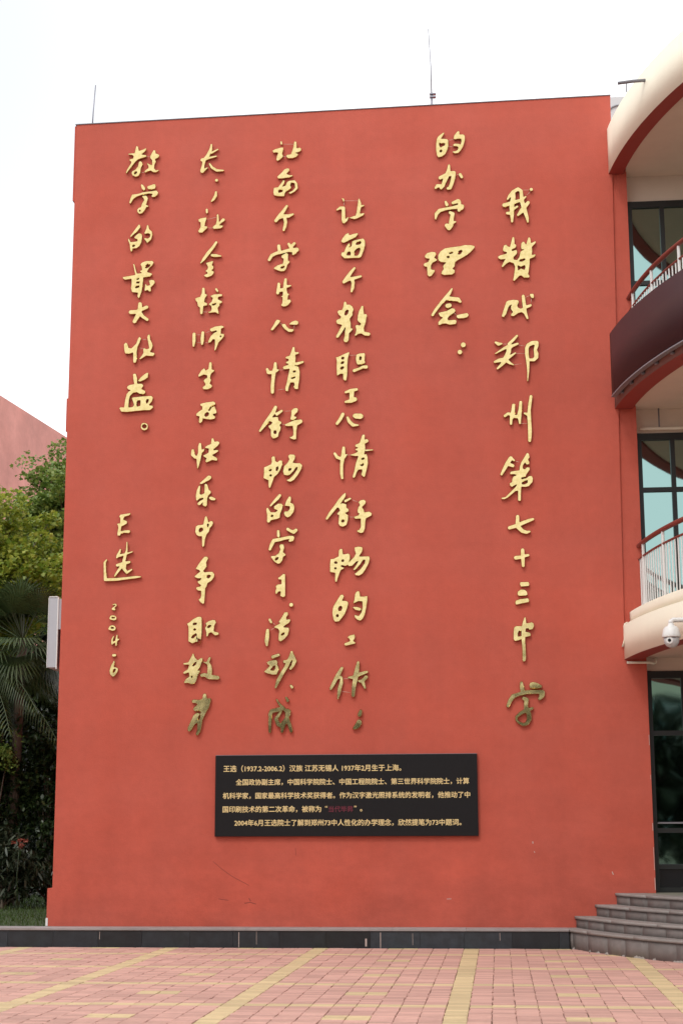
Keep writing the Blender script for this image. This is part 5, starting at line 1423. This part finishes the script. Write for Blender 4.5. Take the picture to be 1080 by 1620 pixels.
def feather_palm(name, label, base, crown, nf, L_, seed, azr=(0, 6.283)):
    g_ = np.random.default_rng(seed)
    root = empty(name, base, label, 'palm')
    q = MB(); q.tube([base, crown], [.11, .08], 10); q.build('trunk', M['bark'], root)
    for i in range(nf):
        az_ = azr[0]+(azr[1]-azr[0])*(i+.5)/nf+g_.uniform(-.15, .15); el0 = g_.uniform(.2, .9)
        h = Vector((math.cos(az_), math.sin(az_), 0)); P_ = []
        ns = 16
        for k_ in range(ns+1):
            s_ = k_/ns; P_.append(Vector(crown)+h*(L_*s_*math.cos(el0*.6))+Vector((0, 0, math.sin(el0)*L_*s_-L_*.95*s_*s_)))
        q = MB(); q.tube(P_, [.014*(1-.8*k_/ns)+.002 for k_ in range(ns+1)], 5, cap=False)
        for k_ in range(2, ns*2):
            s_ = k_/2; i0 = min(int(s_), ns-1); p_ = P_[i0].lerp(P_[i0+1], s_-i0); d_ = (P_[i0+1]-P_[i0]).normalized()
            sd = d_.cross(Vector((0, 0, 1))).normalized()
            ll = L_*.27*math.sin(math.pi*min(.97, .12+s_/ns*.85))+.06
            for sg in (-1, 1):
                b_ = (sd*sg*.75+d_*.55-Vector((0, 0, .45))).normalized()
                w = d_*.011
                tip = p_+b_*ll-Vector((0, 0, ll*.25)); mid = p_+b_*ll*.5
                q.add([p_-w*.5, p_+w*.5, mid+w, tip, mid-w], [(0, 1, 2, 4), (4, 2, 3)])
        q.build('frond', M['leaf_palm'], root)
    return root
feather_palm('feather_palm', 'feather palm with long drooping fronds left of the sign box', (-3.3, 6.2, .2), (-3.0, 5.6, 4.2), 19, 1.75, 61)

# haze-paled building beyond the trees
pk = empty('pink_building', (-20, 40, 0), 'haze-paled pink building with sloping roof line beyond the trees at left', 'building')
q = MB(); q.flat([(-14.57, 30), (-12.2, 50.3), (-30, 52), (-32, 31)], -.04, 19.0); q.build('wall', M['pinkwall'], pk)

# what the gold and the glass mirror: the far side of the plaza behind the photographer, plus unseen side trees added to shade the wall
SHADE_TREES = [(-7.5, -9, 10.0, 'left', 'nearest'), (-9.5, -17, 11, 'left', 'second'), (-13, -25, 10, 'left', 'third'), (-16, -35, 10, 'left', 'fourth'),
        (14.8, -13, 11, 'right', 'nearest'), (16.5, -20.5, 11, 'right', 'second'), (21, -28, 10, 'right', 'third'), (27, -37, 10, 'right', 'fourth')]
for i, (x, y, top, sd_, od_) in enumerate(SHADE_TREES):
    tree('broadleaf_tree', 'green tree added at the %s side to shade the wall, %s one out' % (sd_, od_), (x, y, -.04), .22, (x, y, top*.58), (3.6, 3.6, top*.44), M['leaf_far'],
         nclump=120, cr_=1.0, per=46, size=.5, shape='oval', seed=200+i, group='unseen trees added to shade the wall', shell=.3)
spots = [(-17, -50, 9.3), (-11, -47, 8.2), (-5.5, -51, 9.6), (-.5, -48, 8.6), (4.2, -50, 9.2), (8.8, -47.5, 8.3), (13.6, -46, 6.6), (18.5, -46, 6.9), (24, -49, 9.0), (31, -50, 9.5)]
for i, (x, y, top) in enumerate(spots):
    tree('broadleaf_tree', 'dense green tree across the plaza behind the photographer, %s from the left of its row' % ORD[i].replace('topmost', 'first'), (x, y, -.04), .22, (x, y, top*.60), (3.1, 2.4, top*.46), M['leaf_far'],
         nclump=110, cr_=.9, per=50, size=.45, shape='oval', seed=100+i, group='trees across the plaza', shell=.3)
hp, _ = clumps((5, -44.5, 1.0), (34, .8, .9), 420, .8, 22, 77, .05)
o_ = link('clipped_hedge', leaves_mesh('clipped_hedge', hp, .40, 'oval', seed=78), M['leaf_far'])
tag(o_, 'long low clipped hedge across the plaza behind the photographer', 'hedge')
cb = empty('cream_building', (17, -64, 0), 'cream classroom block across the plaza behind the photographer', 'building')
M['cream_far'] = mat('cream_render', (.60, .58, .42), .8, var=.04)
q = MB(); q.box(9.0, 27, -72, -60, -.04, 11.6); q.build('wall', M['cream_far'], cb)
q = MB(); q.box(8.8, 27.2, -60, -59.6, 11.603, 11.85); q.build('cornice', M['cream_far'], cb)
wm = None
for r_ in range(4):
    for c_ in range(8):
        q = MB(); x0 = 9.8+c_*2.15; z0 = .9+r_*2.75
        q.box(x0, x0+1.5, -60.0, -59.95, z0, z0+1.55); wo_ = q.build('window', M['white'], cb)
        for p_ in range(3):
            q = MB(); q.box(x0+.06+p_*.49, x0+.46+p_*.49, -59.949, -59.94, z0+.07, z0+1.48); q.build('pane', M['glass'], wo_)
